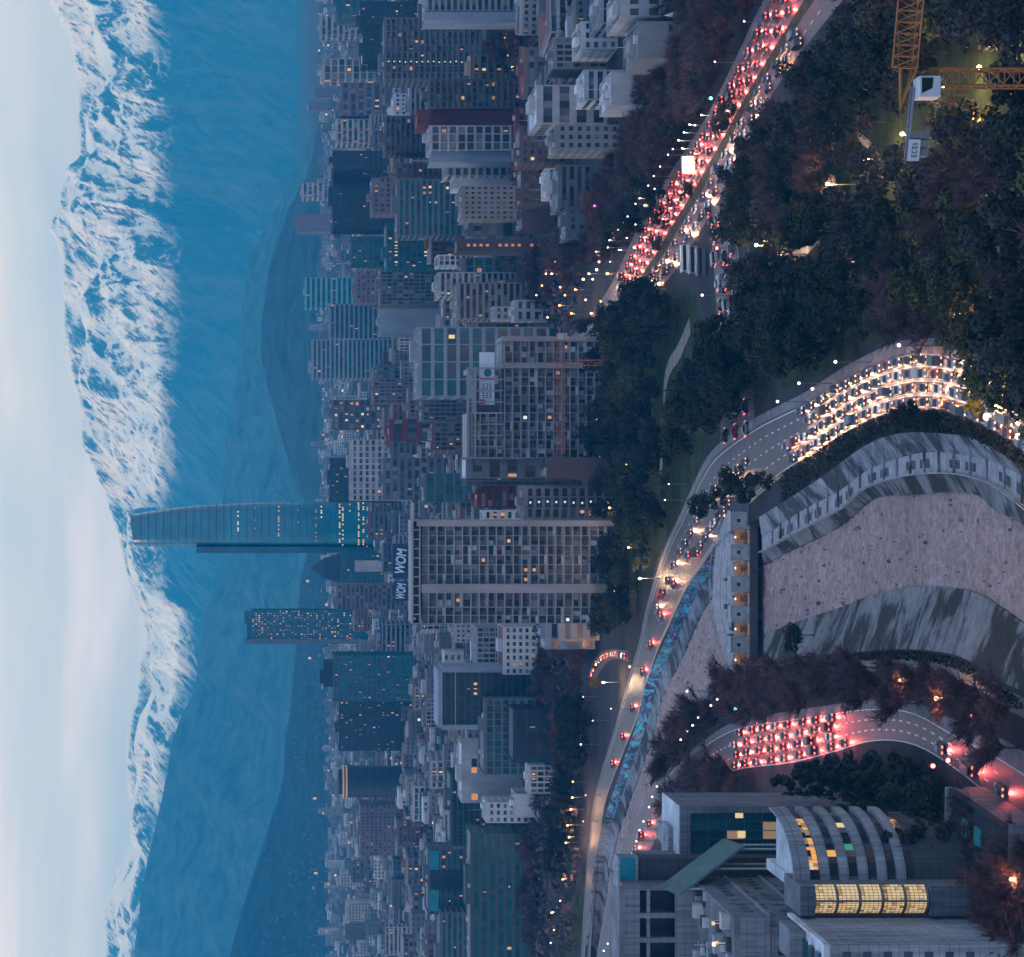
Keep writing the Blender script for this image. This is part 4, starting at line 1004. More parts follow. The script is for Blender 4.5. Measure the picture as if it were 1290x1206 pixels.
mb = MB(); zs = ZT(247, Yt); mb.box(tx(697), tx(689.2), 6, 46, 0, zs); mb.build('side_wing', TG2, e)
mb = MB()
for k in range(0, 60):
    if k % 4 == 0: mb.box(tx(697) - .2, tx(689.2), 5.8, 6.0, zs * k / 60, zs * k / 60 + .7)
mb.build('wing_floor_line', TL, e)
lt = random.Random(3)
for (x, ya, yb, pr_, m) in ((300,645,684,.5,LC),(321,640,680,.35,LD),(351,636,690,.6,LW),(376,635,662,.5,LD),(398,640,686,.45,LD),(405,636,652,.7,LC),(428,636,688,.75,LY),(432,640,688,.75,LY),(441,636,650,.4,LW),(452,634,690,.7,LY),(458,634,690,.6,LY),(463,640,690,.5,LW),(468,634,680,.5,LW)):
    q = MB(); y = ya
    while y < yb:
        if lt.random() < pr_ * .75:
            r, l = edge(x); c = (tx(r) + tx(l)) / 2; a = (tx(r) - tx(l)) / 2
            u = max(-.93, min(.93, (tx(y) - c) / a)); yy = 26 - 24 * (.72 + .28 * min(1, a / 27)) * (1 - abs(u) ** 3.2) ** (1 / 3.2) - .5
            z = ZT(x, Yt); q.box(tx(y) - .8, tx(y) + .8, yy, yy + .4, z - .8, z + .8)
        y += 2.6
    if q.v: q.build('lit_floor', m, e)
FOOT_.append((tx(700) + e.location.x, tx(630) + e.location.x, Yt - 5, Yt + 60))
# second tower
Yp = 2900.0; e = empty('office_tower', 'second tallest tower with a flat top, dark glass and scattered warm windows', 'skyscraper', (XW(790, Yp), Yp, 0))
W2_ = 42 * Yp / F
facade(e, W2_, 38, ZT(317, Yp), 'glass', 'teal', 'teal', sh=4.0, lit=.5, per_storey=False, plant=0, bay=2.8)
mb = MB(); mb.box(-W2_/2 - .4, -W2_/2 + 6, -1.5, 30, 0, ZT(309, Yp)); mb.build('side_fin', WM['slate'], e)
mb = MB(); mb.box(W2_*.1, W2_*.45, 2, 30, ZT(317, Yp), ZT(308, Yp)); mb.box(-W2_*.35, W2_*.1, 4, 30, ZT(317, Yp), ZT(311, Yp)); mb.build('roof_crown', WM['teal'], e)
FOOT_.append((e.location.x - 30, e.location.x + 30, Yp - 5, Yp + 45))
# block with the pointed roof
Yq = 2350.0; e = empty('office_tower', 'tower with a pointed dark cone roof beside the tallest tower', 'tower', (XW(716.5, Yq), Yq, 0)); wq = 37 * Yq / F
facade(e, wq, 34, ZT(431, Yq), 'glass', 'teal', 'teal', sh=4.4, lit=.25, per_storey=False, plant=0, bay=4)
mb = MB(); ap = (0, 17, ZT(391, Yq)); zb = ZT(431, Yq) + 1.0
rg = [(-wq*.5, 0, zb), (wq*.5, 0, zb), (wq*.5, 34, zb), (-wq*.5, 34, zb)]; zm = ZT(408, Yq); rm = [(-wq*.32, 4, zm), (wq*.32, 4, zm), (wq*.32, 29, zm), (-wq*.32, 29, zm)]
for k in range(4):
    k2 = (k + 1) % 4; mb.face([rg[k], rg[k2], rm[k2], rm[k]]); mb.face([rm[k], rm[k2], ap])
mb.build('cone_roof', WM['navy'], e)
mb = MB(); mb.box(-wq*.1, wq*.28, -1.2, 0, ZT(520, Yq), ZT(447, Yq)); mb.build('white_panel', WM['pale'], e)
FOOT_.append((e.location.x - 22, e.location.x + 22, Yq - 5, Yq + 40))
# round dark tower with a lit crown
Yr = 2050.0; e = empty('round_tower', 'round dark tower with an orange lit band under its crown', 'tower', (XW(988.5, Yr), Yr, 0)); a = 20 * Yr / F; zt = ZT(433, Yr)
mb = MB(); rows = []
nn = 26
for k in range(nn):
    for q in (0, .72):
        z = zt * (k + q) / nn; rg = ring(0, 20, a, a, z, 24, 2.2); rows.append(rg + [rg[0]])
rg = ring(0, 20, a, a, zt, 24, 2.2); rows.append(rg + [rg[0]]); mb.loft(rows); mb.build('wall', mat('round_tower_skin', (0.030,0.040,0.062), 0.5, 0.3, 0.05, 0.1), e)
for k in range(nn):
    mb = MB(); z = zt * k / nn; A1 = ring(0, 20, a + .3, a + .3, z, 24, 2.2); A2 = [(p[0], p[1], z + 1.2) for p in A1]; mb.loft([A1 + [A1[0]], A2 + [A2[0]]]); mb.build('floor_band', WM['navy'], e)
for (x, hh) in ((434, 1.6), (438, 1.6)):
    z = ZT(x, Yr); mb = MB(); A1 = ring(0, 20, a + .4, a + .4, z, 24, 2.2); A2 = [(p[0], p[1], z + hh) for p in A1]; mb.loft([A1 + [A1[0]], A2 + [A2[0]]]); mb.build('crown_light', LD, e)
mb = MB(); mb.prism([(p[0], p[1]) for p in ring(0, 20, a * .8, a * .8, 0, 24, 2.2)], zt, ZT(427, Yr)); mb.build('crown', WM['navy'], e)
FOOT_.append((e.location.x - 20, e.location.x + 20, Yr - 5, Yr + 45))
# stepped top of the broad teal office
e = find('broad dark teal office with a stepped top'); Yh = e.location.y; z = ZT(421, Yh)
mb = MB(); mb.box(XW(866,Yh) - e.location.x, XW(834,Yh) - e.location.x, 4, 30, z + .3, ZT(408, Yh)); mb.build('roof_step', WM['navy'], e)
mb = MB(); mb.box(XW(862,Yh) - e.location.x, XW(846,Yh) - e.location.x, 8, 26, ZT(408, Yh), ZT(403, Yh)); mb.build('roof_step', WM['navy'], e)

# ---------------------------------------------------------------- the balcony towers
def balcony_tower(label, x0, x1, vols, gap=3.15):
    Y = YB(x1); yc = (min(v[1] for v in vols) + max(v[2] for v in vols)) / 2
    e = empty('balcony_tower', label, 'tower block', (XW(yc, Y), Y, 0))
    rr = random.Random(int(yc))
    mats = [GD, GM, GC, GR, LW, LO, LC, WM['pale'], WM['slate']]
    hmax = max(ZT(v[0], Y) for v in vols); n = int(hmax / gap); bands = [MB() for _ in range(n + 1)]
    wall = MB(); every = []
    for (xt, ya, yb, kind, off) in vols:
        bands = [MB() for _ in range(n + 1)]; every.append(bands)
        h = ZT(xt, Y); a = XW(yb, Y) - e.location.x; b = XW(ya, Y) - e.location.x; d0, d1 = off
        if kind == 'pier':
            wall.box(a, b, d0 - .5, d1, 0, h); continue
        wall.box(a + .2, b - .2, d0 + 1.9, d1, 0, h - .2)
        nf = int(h / gap)
        for k in range(nf + 1):
            wall.box(a, b, d0 + (.0 if k % 2 == 0 else .12), d0 + 2.1, k * gap - .18, k * gap + (.28 if k else .3))
        nb = max(1, int(round((b - a) / 3.6)))
        for k in range(nb + 1):
            x = a + (b - a) * k / nb; wall.box(x - .13, x + .13, d0 + .15, d0 + 2.0, 0, h)
        for k in range(nf):
            z = k * gap
            for i in range(nb):
                u0 = a + (b - a) * i / nb + .15; u1 = a + (b - a) * (i+1) / nb - .15
                for (f0, f1) in ((0,.5),(.5,1)):
                    q = rr.choices(range(9), (6,5,3,1.5,0,0,0,1.2,1.2))[0]
                    dd = 1.6 if rr.random() < .6 else .5
                    bands[k].face([(u0 + (u1-u0)*f0, d0 + dd, z + .25), (u0 + (u1-u0)*f1, d0 + dd, z + .25), (u0 + (u1-u0)*f1, d0 + dd, z + gap - .2), (u0 + (u1-u0)*f0, d0 + dd, z + gap - .2)], q)
                if rr.random() < .022:
                    xm_ = (u0 + u1) / 2; bands[k].face([(xm_ - .7, d0 + .45, z + .9), (xm_ + .5, d0 + .45, z + .9), (xm_ + .5, d0 + .45, z + 2.3), (xm_ - .7, d0 + .45, z + 2.3)], rr.choice((4,5,5,6)))
                if rr.random() < .75:
                    bands[k].face([(u0, d0 + .2, z + .25), (u1, d0 + .2, z + .25), (u1, d0 + .2, z + 1.15), (u0, d0 + .2, z + 1.15)], rr.choice((1,1,8,8,2,7)))
    wall.build('wall', WM['tower'], e)
    for bands in every:
        for bnd in bands:
            if bnd.v: bnd.build('storey_glazing', mats, e)
    FOOT_.append((XW(max(v[2] for v in vols), Y) - 3, XW(min(v[1] for v in vols), Y) + 3, Y - 3, Y + 40))
    return e, Y
eB, YBt = balcony_tower('big grey balcony tower with a pale vertical pier, left of its twin', 525, 786, [
    (525,656,663,'pier',(0,24)), (531,663,736,'bays',(.4,24)), (531,736,747,'pier',(.2,24)), (532,747,765,'bays',(.2,22)), (533,765.5,786,'bays',(1.6,22))])
mb = MB(); a0, a1 = XW(786, YBt) - eB.location.x, XW(656, YBt) - eB.location.x
mb.box(a0, a1, .2, 20, ZT(531, YBt) + .35, ZT(531, YBt) + .9); mb.box(a0, a1, .2, 20, ZT(521, YBt), ZT(518.5, YBt))
for k in range(12): x = a0 + (a1 - a0) * k / 11; mb.box(x - .25, x + .25, .5, 19, ZT(531, YBt) + .9, ZT(521, YBt))
mb.box(a0 + 2, a1 - 2, 5, 18, ZT(531, YBt) + .9, ZT(521, YBt) - .1); mb.build('roof_terrace', WM['tower'], eB)
eA, YAt = balcony_tower('grey balcony tower behind the orange tower crane', 587, 770, [
    (632,424,430,'pier',(0,22)), (632,430,457,'bays',(.4,22)), (632,457,464,'pier',(0,22)), (634,464,520,'bays',(.4,22)), (588,520,577,'bays',(.2,22)), (590,464,470,'pier',(6,22))])
mb = MB(); a0, a1 = XW(577, YAt) - eA.location.x, XW(464, YAt) - eA.location.x
mb.box(a0, a1 - 6, 4, 20, ZT(634, YAt), ZT(600, YAt)); mb.box(XW(560, YAt) - eA.location.x, a1, .2, 8, ZT(634, YAt) + .4, ZT(630, YAt)); mb.build('upper_storeys', WM['slate'], eA)
mb = MB()
for x in (588, 597): mb.box(a0, a1, -.3, 1.0, ZT(x + 3, YAt), ZT(x, YAt))
for k in range(9): x = a0 + (a1 - a0) * k / 8; mb.box(x - .3, x + .3, -.2, .9, ZT(634, YAt), ZT(588, YAt))
mb.build('terrace_frame', WM['tower'], eA)
block('tower_wing','pale low wing with a flat grey roof between the two balcony towers',590,768,578,603,26,'ribbon','grey',roof=ROOFP,sh=7)
block('tower_wing','dark balcony wing with a column of small lights between the two big towers',663,772,612,655,24,'balcony','tower',litcol=.42,lit=.12)
block('low_building','red roofed house squeezed between the two balcony towers',604,720,612,640,24,'ribbon','red',roof=ROOFR)
block('low_building','small white house with a row of dark windows beside the big balcony tower',610,730,643,655,10,'punched','white')
block('low_building','dark roofed house with slanting white bars between the two balcony towers',588,725,600,612,18,'fins','dgrey',roof=ROOFD)
block('garage_block','brown low garage at the foot of the right balcony tower',692,778,576,604,12,'blank','brown')
# white billboard standing on the right balcony tower
def billboard(name, label, x0, x1, y0, y1, Y, m, zfoot, cat='billboard'):
    e = empty(name, label, cat, (XW((y0 + y1) / 2, Y), Y, zfoot)); w2 = (y1 - y0) * Y / F / 2; za, zb = ZT(x1, Y) - zfoot, ZT(x0, Y) - zfoot
    q = MB(); q.box(-w2, w2, 0, .5, za, zb); q.build('panel', m, e)
    q = MB()
    for f in (-.8, -.3, .3, .8): q.tube((w2 * f, .8, -.0), (w2 * f, .6, zb * .9), .15, n=5); q.tube((w2 * f, 2.8, 0), (w2 * f, .6, zb * .8), .12, n=5)
    q.build('support_frame', METAL, e)
    return e, w2, za, zb
WHITE = mat('sign_white', (0.50,0.56,0.64), 0.6, 0.1, 0.3); NAVYP = mat('sign_navy', (0.004,0.028,0.085), 0.5, 0.15, 0.3); TEALP = mat('sign_teal', (0.03,0.14,0.17), 0.6, 0.3, 0.4); INK = mat('sign_ink', (0.05,0.09,0.14), 0.6, 0.2, 0.5); SIGNR = mat('sign_red', (0.22,0.05,0.05), 0.6, 0.2, 0.5)
e, w2, za, zb = billboard('billboard', 'white billboard with a teal picture on the roof of the right balcony tower', 604, 623, 444, 510, YAt + 2, WHITE, ZT(634, YAt) + .4)
q = MB(); hh = zb - za
q.prism([(math.cos(t) * w2 * .16 + w2 * .22, math.sin(t) * hh * .26) for t in [k * .45 for k in range(14)]], 0, .12); o = q.build('picture', TEALP, e); o.rotation_euler = (math.pi / 2, 0, 0); o.location = (0, -.05, za + hh * .45)
q = MB(); q.box(-w2 * .02, w2 * .02, -.12, -.01, za + hh * .05, za + hh * .95); q.build('divider', SIGNR, e)
q = MB(); q.box(-w2 * .98, -w2 * .8, -.12, -.01, za + hh * .6, zb * .99); q.build('corner_mark', SIGNR, e)
rr = random.Random(4)
for row in range(3):
    for k in range(7):
        x = -w2 * .75 + k * w2 * .085; q = MB(); q.box(x, x + w2 * .05, -.1, -.01, za + hh * (.22 + row * .22), za + hh * (.22 + row * .22 + rr.uniform(.1,.16))); q.build('letter', INK, e)
def words_on(e, txt, w2, za, zb, m, shear=0.0, size=.8, tilt=0.0):
    cu = bpy.data.curves.new('sign_text', 'FONT'); cu.body = txt; cu.align_x = 'CENTER'; cu.align_y = 'CENTER'; cu.extrude = .08; cu.shear = shear; cu.offset = .02
    tmp = bpy.data.objects.new('sign_text', cu); COL.objects.link(tmp); bpy.context.view_layer.update()
    me = bpy.data.meshes.new_from_object(tmp); bpy.data.objects.remove(tmp); me.materials.clear(); me.materials.append(m)
    xs = [v.co.x for v in me.vertices]; ys = [v.co.y for v in me.vertices]; sx = 2 * w2 * size / (max(xs) - min(xs)); sy = (zb - za) * .62 / (max(ys) - min(ys))
    cx, cy = (max(xs) + min(xs)) / 2, (max(ys) + min(ys)) / 2
    for v in me.vertices: v.co = Vector(((v.co.x - cx) * sx, (v.co.y - cy) * sy, v.co.z))
    o = link('lettering', me, e); o.rotation_euler = (math.pi / 2, tilt, 0); o.location = (0, -.12, (za + zb) / 2); return o
Ys_ = YB(628) + 4; zr_ = ZT(518, YB(628)) + 1
e, w2, za, zb = billboard('roof_sign', 'larger of two dark blue roof signs with slanted white capital letters', 494.5, 515, 685, 729, Ys_, NAVYP, zr_, 'sign'); words_on(e, 'WOM', w2, za, zb, WHITE, .12, .72, .10)
e, w2, za, zb = billboard('roof_sign', 'smaller of two dark blue roof signs, left of the larger one', 495.5, 514.5, 732.5, 757, Ys_, NAVYP, zr_, 'sign'); words_on(e, 'WOM', w2, za, zb, WHITE, .12, .8, .10)

# ---------------------------------------------------------------- framed glass box, black glass slab, teal panel block
e = block('glass_box', 'dark glass box inside a pale blue frame, with an orange lit row', 560, 690, 847, 913, 26, 'glass', 'green', gs='navy', plant=0, rows=((4,.55,.95,0),), lit=.01)
Yh = e.location.y; hw = 33 * Yh / F; z = ZT(560, Yh)
mb = MB(); mb.box(-hw - 1, hw + 1, -1.2, 27, z + 1.0, z + 3.2); mb.box(hw, hw + 2.4, -1.2, 27, 6, z + 1.0); mb.box(-hw - 2.4, -hw, -1.2, 27, 14, z + 1.0); mb.box(-hw, hw, -.9, .2, ZT(573, Yh) - .5, ZT(573, Yh)); mb.build('pale_frame', WM['blue'], e)
e = block('glass_slab', 'black glass slab with thin pale lines beside the teal grid block', 649, 722, 894, 961, 24, 'glass', 'navy', gs='navy', sh=4.6, lit=.04, plant=0, roof=ROOFD)
for y0, y1 in ((962,976),(980,1000)):
    pass
block('white_pavilion', 'tall white slab pair next to the black glass slab', 668, 712, 964, 1000, 12, 'fins', 'white', roof=ROOFP)
e = block('panel_block', 'dark block with two bright teal panels at its top corners', 541, 628, 1070, 1152, 26, 'ribbon', 'dgrey', gs='teal', lit=.14)
Yh = e.location.y; TQ = mat('teal_panel', (0.012,0.15,0.20), 0.5, 0.2, 0.1)
for (ya, yb) in ((1072,1096),(1121,1148)):
    q = MB(); q.box(XW(yb,Yh) - e.location.x, XW(ya,Yh) - e.location.x, -.5, 6, ZT(553,Yh), ZT(540.5,Yh)); q.build('teal_panel', TQ, e)
q = MB(); q.box(XW(1120,Yh) - e.location.x, XW(1097,Yh) - e.location.x, -.6, .3, 0, ZT(542,Yh)); q.build('blank_core', WM['navy'], e)
# turquoise round pool canopy
p = G(600, 819); Yh = YB(640); e = empty('round_canopy', 'round turquoise canopy on a dark roof left of the fin block', 'canopy', (XW(819, Yh), Yh, ZT(604, Yh) - 6))
q = MB(); q.prism([(math.cos(k*.393)*3.2, math.sin(k*.393)*3.2) for k in range(16)], 6, 9.5, scale=.55); q.build('canopy_top', mat('canopy_cyan', (0.02,0.30,0.38), 0.5, 0.1, 0.5), e)
q = MB(); q.tube((0,0,-ZT(604,Yh)+6), (0,0,6), .6, n=8); q.build('mast', METAL, e)
# two white pointed roofs by the avenue
for (x0, x1, y, wd, lb) in ((838,862,14,13,'white pointed tent roof at the top edge beside the row of small windows'),(886,910,10,18,'broad white pointed tent roof nearest the red lights of the avenue')):
    Y = YB(x1 + 10); e = empty('pointed_roof', lb, 'tent roof', (XW(y, Y), Y, 0)); q = MB(); r = wd * Y / F / 2; z0, z1 = ZT(x1, Y), ZT(x0, Y)
    rg = ring(0, r * 2, r, r * 2.2, z0, 10, 2.0)
    for k in range(10): q.face([rg[k], rg[(k+1) % 10], (-0.5 * r, r * 2, z1)])
    q.build('tent_cloth', WM['white'], e); q = MB()
    for k in range(0, 10, 2): q.tube((rg[k][0], rg[k][1], 0), rg[k], .15, n=5)
    q.build('posts', METAL, e)

# ---------------------------------------------------------------- ordinary houses of the districts
RW = bpy.data.materials.new('district_wall'); RW.use_nodes = True
nt = RW.node_tree; b = nt.nodes['Principled BSDF']; b.inputs['Roughness'].default_value = .85; b.inputs['Specular IOR Level'].default_value = .15
oi = nt.nodes.new('ShaderNodeObjectInfo'); rc = ramp(nt, [(0,(0.10,0.11,0.125)),(.18,(0.20,0.20,0.22)),(.36,(0.13,0.095,0.10)),(.5,(0.28,0.29,0.32)),(.66,(0.085,0.095,0.115)),(.8,(0.22,0.19,0.18)),(.92,(0.13,0.06,0.06))]); rc.color_ramp.interpolation = 'CONSTANT'
nt.links.new(oi.outputs['Random'], rc.inputs['Fac']); nt.links.new(rc.outputs[0], b.inputs['Base Color'])
WM['district'] = RW
PROT = []
pr_ = random.Random(77)
for k in range(14):
    stl = ('punched','ribbon','grid','balcony','fins','ribbon','punched','glass')[k % 8]
    w_, d_ = pr_.uniform(14, 30), pr_.uniform(12, 24); h_ = (6, 9, 12, 16, 22, 28, 9, 13)[k % 8] * pr_.uniform(.85, 1.15)
    e = empty('district_block', 'block', 'building', (0, -500 - 40 * k, 0)); facade(e, w_, d_, h_, stl, 'district', pr_.choice(('std','grey','teal')), lit=.16, per_storey=False, roof=pr_.choice((ROOF, ROOFD, ROOF, ROOFP, ROOFR)))
    PROT.append((e, w_, d_, h_))
for e, *_ in PROT: reg(e)
for e, *_ in PROT:
    for c in KIDS.get(e.name, []):
        pass
def free(X, Y, w, d):
    for (a, b, c, f) in FOOT_:
        if X + w/2 > a and X - w/2 < b and Y + d > c and Y < f: return False
    return True
TREEGRID = {}
for (tx_, ty_) in PLACED: TREEGRID.setdefault((int(tx_ // 20), int(ty_ // 20)), []).append((tx_, ty_))
def tree_free(X, Y, r):
    i, j = int(X // 20), int(Y // 20)
    return not any((a-X)**2 + (b-Y)**2 < r*r for di in (-1,0,1) for dj in (-1,0,1) for (a, b) in TREEGRID.get((i+di, j+dj), []))
dr = random.Random(91); count = 0; zones = (
  (760, 1150, 'house'), (1150, 1700, 'mid'), (1700, 2600, 'far'))
def zone_label(X, Y):
    side = 'right of the balcony towers' if X > 60 else ('behind the balcony towers' if X > -90 * Y / 1000 else 'around the round dark tower')
    if Y < 1250: return 'ordinary low town house near the avenue, ' + side, 'low houses near the avenue, ' + side
    if Y < 1900: return 'ordinary mid height city block, ' + side, 'blocks of the middle city, ' + side
    return 'small bluish far block in the haze, ' + side, 'far blocks in the haze, ' + side
tries = 0
while count < 262 and tries < 20000:
    tries += 1
    u = dr.random(); Y = 800 * (3.4 ** u); X = dr.uniform(-640, 640) * Y / F
    if Y < 1000 and not (X > 95 or X < -95): continue
    cand = [p for p in PROT if p[3] < (15 if Y < 1150 else 24 if Y < 1700 else 60)]
    e, w_, d_, h_ = dr.choice(cand); s = dr.uniform(.9, 1.35); w2, d2 = w_ * s, d_ * s
    if not free(X, Y, w2 + 5, d2 + 5): continue
    if not road_clear(X, Y + d2/2, max(w2, d2) * .55): continue
    if Yn0 < Y < Yn1 and river_x(Y)[0] - w2 < X < river_x(Y)[1] + w2: continue
    if not tree_free(X, Y + d2/2, 13): continue
    # leave the streets, squares and parks free
    x_ = V0 + H * F / Y; y_ = U0 - X * F / Y
    if 640 < x_ < 760 and 800 < y_: continue
    if 690 < x_ and 250 < y_ < 420: continue
    if x_ > 770: continue
    FOOT_.append((X - w2/2, X + w2/2, Y, Y + d2)); c = copy_tree(e); c.location = (X, Y, 0); c.scale = (s, s, s * dr.uniform(.85, 1.35)); c.rotation_euler = (0, 0, math.radians(dr.uniform(-14, 14)))
    lb, gp = zone_label(X, Y); tag(c, lb, 'building', gp); count += 1
for e, *_ in PROT:
    for c in list(KIDS.get(e.name, [])):
        for c2 in KIDS.get(c.name, []): bpy.data.objects.remove(c2)
        bpy.data.objects.remove(c)
    bpy.data.objects.remove(e)
# everything beyond: the city as one mass of small blocks and trees out to the hills
ms = MB(); cm = [WM['pale'], WM['grey'], WM['slate'], WM['purple'], WM['dgrey'], WM['white'], WM['beige'], LW, LC, LO, GM]
sr = random.Random(17)
for k in range(7500):
    Y = 1250 * (4.6 ** sr.random()); X = sr.uniform(-640, 640) * Y / F
    w_, d_, h_ = sr.uniform(8, 26), sr.uniform(8, 22), sr.choice((5,6,7,8,10,12,16)) * sr.uniform(.8,1.3)
    if Y > 2400 and sr.random() < .05: h_ *= 2.6
    if not free(X, Y, w_, d_) or not tree_free(X, Y + d_/2, 10): continue
    m = sr.choices(range(7), (3,4,4,3,3,1.5,2))[0]; ms.box(X - w_/2, X + w_/2, Y, Y + d_, 0, h_, m, bottom=False)
    for q in range(int(h_ / 4)):
        z = 2 + q * 4; nw = max(2, int(w_ / 4))
        for i_ in range(nw): xa = X - w_*.44 + w_*.88*i_/nw; ms.face([(xa, Y - .05, z), (xa + w_*.55/nw, Y - .05, z), (xa + w_*.55/nw, Y - .05, z + 1.8), (xa, Y - .05, z + 1.8)], 10)
    if sr.random() < .5:
        a = sr.uniform(-.3,.3) * w_; c_ = sr.uniform(.15,.3) * w_; ms.box(X + a - c_, X + a + c_, Y + d_*.2, Y + d_*.7, h_, h_ + sr.uniform(1.2,3.4), sr.choice((0,1,2,5,m)), bottom=False)
    if sr.random() < .15:
        a = sr.uniform(-.4,.4) * w_; z = sr.uniform(.3,.9) * h_; s = .5 + Y / 3500; ms.box(X + a - s, X + a + s, Y - .3, Y - .1, z - s, z + s, sr.choice((7,7,8,9)), bottom=False)
tag(ms.build('far_city_rooftops', cm), 'mass of small hazy rooftops reaching to the hills', kind='stuff')
tm = MB(); lr_ = random.Random(8)
for k in range(15000):
    Y = 780 * (6.2 ** lr_.random()); X = lr_.uniform(-640, 640) * Y / F
    if not free(X, Y, 4, 4) or not road_clear(X, Y, 3): continue
    if Yn0 < Y < Yn1 and river_x(Y)[0] - 3 < X < river_x(Y)[1] + 3: continue
    x_ = V0 + H * F / Y
    if x_ > 735: continue
    s = lr_.uniform(2.0, 4.2)
    for q in range(9):
        c = Vector((X + lr_.uniform(-1,1) * s, Y + lr_.uniform(-1,1) * s, s * lr_.uniform(.5, 2.3))); n = Vector((lr_.uniform(-1,1), lr_.uniform(-1.4,.6), lr_.uniform(0,1.2))).normalized(); u = n.orthogonal().normalized(); v = n.cross(u); a = lr_.uniform(.7, 1.5)
        tm.face([c - u*a, c + v*a*.8, c + u*a, c - v*a*.8], k % 3)
tag(tm.build('city_treeline', [LM['evergreen'], LM['bare'], LM['grey']]), 'mass of small trees filling the gaps between distant city blocks', kind='stuff')
# houses and lights on the suburban hillside
hs = MB(); hr = random.Random(6)
for k in range(620):
    y = hr.uniform(700, 1260); q = hr.random() ** .7
    Y = 6000 - q * 1150; zr = max(0, (H + (V0 - interp(LEFT, y)) * 6000 / F) * (1 - q) ** .95); X = XW(y, 6000); s = hr.uniform(1.2, 2.8)
    hs.box(X - s, X + s, Y - 12, Y - 8, zr - 3, zr + hr.uniform(3, 7), 0 if hr.random() < .93 else (2 if hr.random() < .25 else 1), bottom=False)
tag(hs.build('hillside_houses', [WM['dgrey'], WM['slate'], LW]), 'scatter of small villas on the suburban hillside', kind='stuff')
# ---------------------------------------------------------------- bridge
STONE = mat('bridge_stone', (0.235,0.25,0.275), 0.85, 0.3, 0.35); STONED = mat('bridge_dark', (0.05,0.05,0.06), 0.9, 0.3, 0.4)  # dark stone for joints, and as painted shadow under the bridge
GLOW = mat('niche_glow', (0.30,0.19,0.12), 0.8, 0.4, 0.9, emit=(1.0,0.50,0.22), es=0.08)
e = empty('road_bridge', 'low stone bridge of grey booths and lit niches crossing the river', 'bridge', (0, 0, 0))
Yb = 607.0
def bx(y): return XW(y, Yb)
mb = MB(); far = line([(917,648),(907,675),(902,705),(900,740),(901,772),(908,800),(917,832),(928,856)], n=24)
near = [Vector((bx(645 + (862 - 645) * k / 23), Yb + 1.6, 0)) for k in range(24)]
mb.loft([[(a.x, a.y, .5), (b.x, b.y, .5)] for a, b in zip(near, far)]); mb.loft([[(b.x, b.y, .5), (b.x, b.y, -2.2)] for b in far]); mb.loft([[(a.x, a.y, -2.2), (a.x, a.y, .5)] for a in near]); mb.loft([[(b.x, b.y, -2.2), (a.x, a.y, -2.2)] for a, b in zip(near, far)])
mb.build('deck', pale, e)
mb = MB()
for k in range(23):
    mb.tube(far[k] + Vector((0,0,1.5)), far[k+1] + Vector((0,0,1.5)), .13, n=4); mb.tube(far[k] + Vector((0,0,.5)), far[k] + Vector((0,0,1.5)), .1, n=4)
    p, q = near[k].lerp(far[k], .18), near[k+1].lerp(far[k+1], .18); mb.tube(p + Vector((0,0,1.3)), q + Vector((0,0,1.3)), .11, n=4)
mb.build('railing', STONE, e)
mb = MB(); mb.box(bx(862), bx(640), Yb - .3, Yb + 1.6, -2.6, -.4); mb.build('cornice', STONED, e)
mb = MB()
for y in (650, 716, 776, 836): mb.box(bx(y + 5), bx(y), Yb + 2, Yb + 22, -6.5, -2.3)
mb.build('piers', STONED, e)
for (a, b) in ((645,667),(686,706),(727,746),(764,784),(803,822)):
    q = MB(); q.box(bx(b), bx(a), Yb, Yb + 3.6, -.4, 4.6); q.box(bx(b) - .25, bx(a) + .25, Yb - .2, Yb + 3.8, 4.6, 4.9); o = q.build('booth', STONE, e)
    c = (bx(a) + bx(b)) / 2; q = MB(); q.box(c - .45, c + .45, Yb - .06, Yb + .1, 2.1, 3.1); q.build('window', GD, o)
for (a, b) in ((668,685),(707,726),(747,763),(785,802),(823,842)):
    q = MB(); q.box(bx(b), bx(a), Yb + 2.2, Yb + 2.5, -.4, 3.2); q.box(bx(b), bx(a), Yb, Yb + 2.2, -.4, .0); q.build('niche', GLOW, e)
    c = (bx(a) + bx(b)) / 2; q = MB(); q.box(c - .7, c + .5, Yb + .8, Yb + 1.6, 0, 1.9); q.tube((c + .9, Yb + 1, 0), (c + .9, Yb + 1, 2.4), .12, n=5); q.build('stall', mat('niche_clutter', (0.16,0.08,0.05), .8, .5, 1.5), e)
lt_ = mat('bridge_lamp', (1,.8,.5), .5, 0, emit=(1.0,0.50,0.22), es=5)
for y in (677, 716, 755, 793, 832):
    q = MB(); q.box(bx(y) - .25, bx(y) + .25, Yb + 1.2, Yb + 1.6, 3.1, 3.3); q.build('lamp', lt_, e)
rr = random.Random(12)
for k in range(26):
    i = rr.randrange(2, 21); t = rr.uniform(.1,.5); p = near[i].lerp(far[i], t); q = MB(); a, b_ = rr.uniform(.3,1.1), rr.uniform(.3,.9); q.box(p.x - a, p.x + a, p.y - b_, p.y + b_, .5, .5 + rr.uniform(.5,1.9)); tag(q.build('market_crate', rr.choice((METAL, WM['brown'], WM['teal'], WM['purple'], WM['dgrey']))), 'small crate or stand on the pale bridge deck behind the booths', 'crate', 'stands on the bridge deck')
mb = MB()
for f in (.35, .55, .75):
    for i in range(22):
        p, q_ = near[i].lerp(far[i], f), near[i+1].lerp(far[i+1], f); mb.face([(p.x, p.y, .52), (q_.x, q_.y, .52), (q_.x, q_.y + .5, .52), (p.x, p.y + .5, .52)])
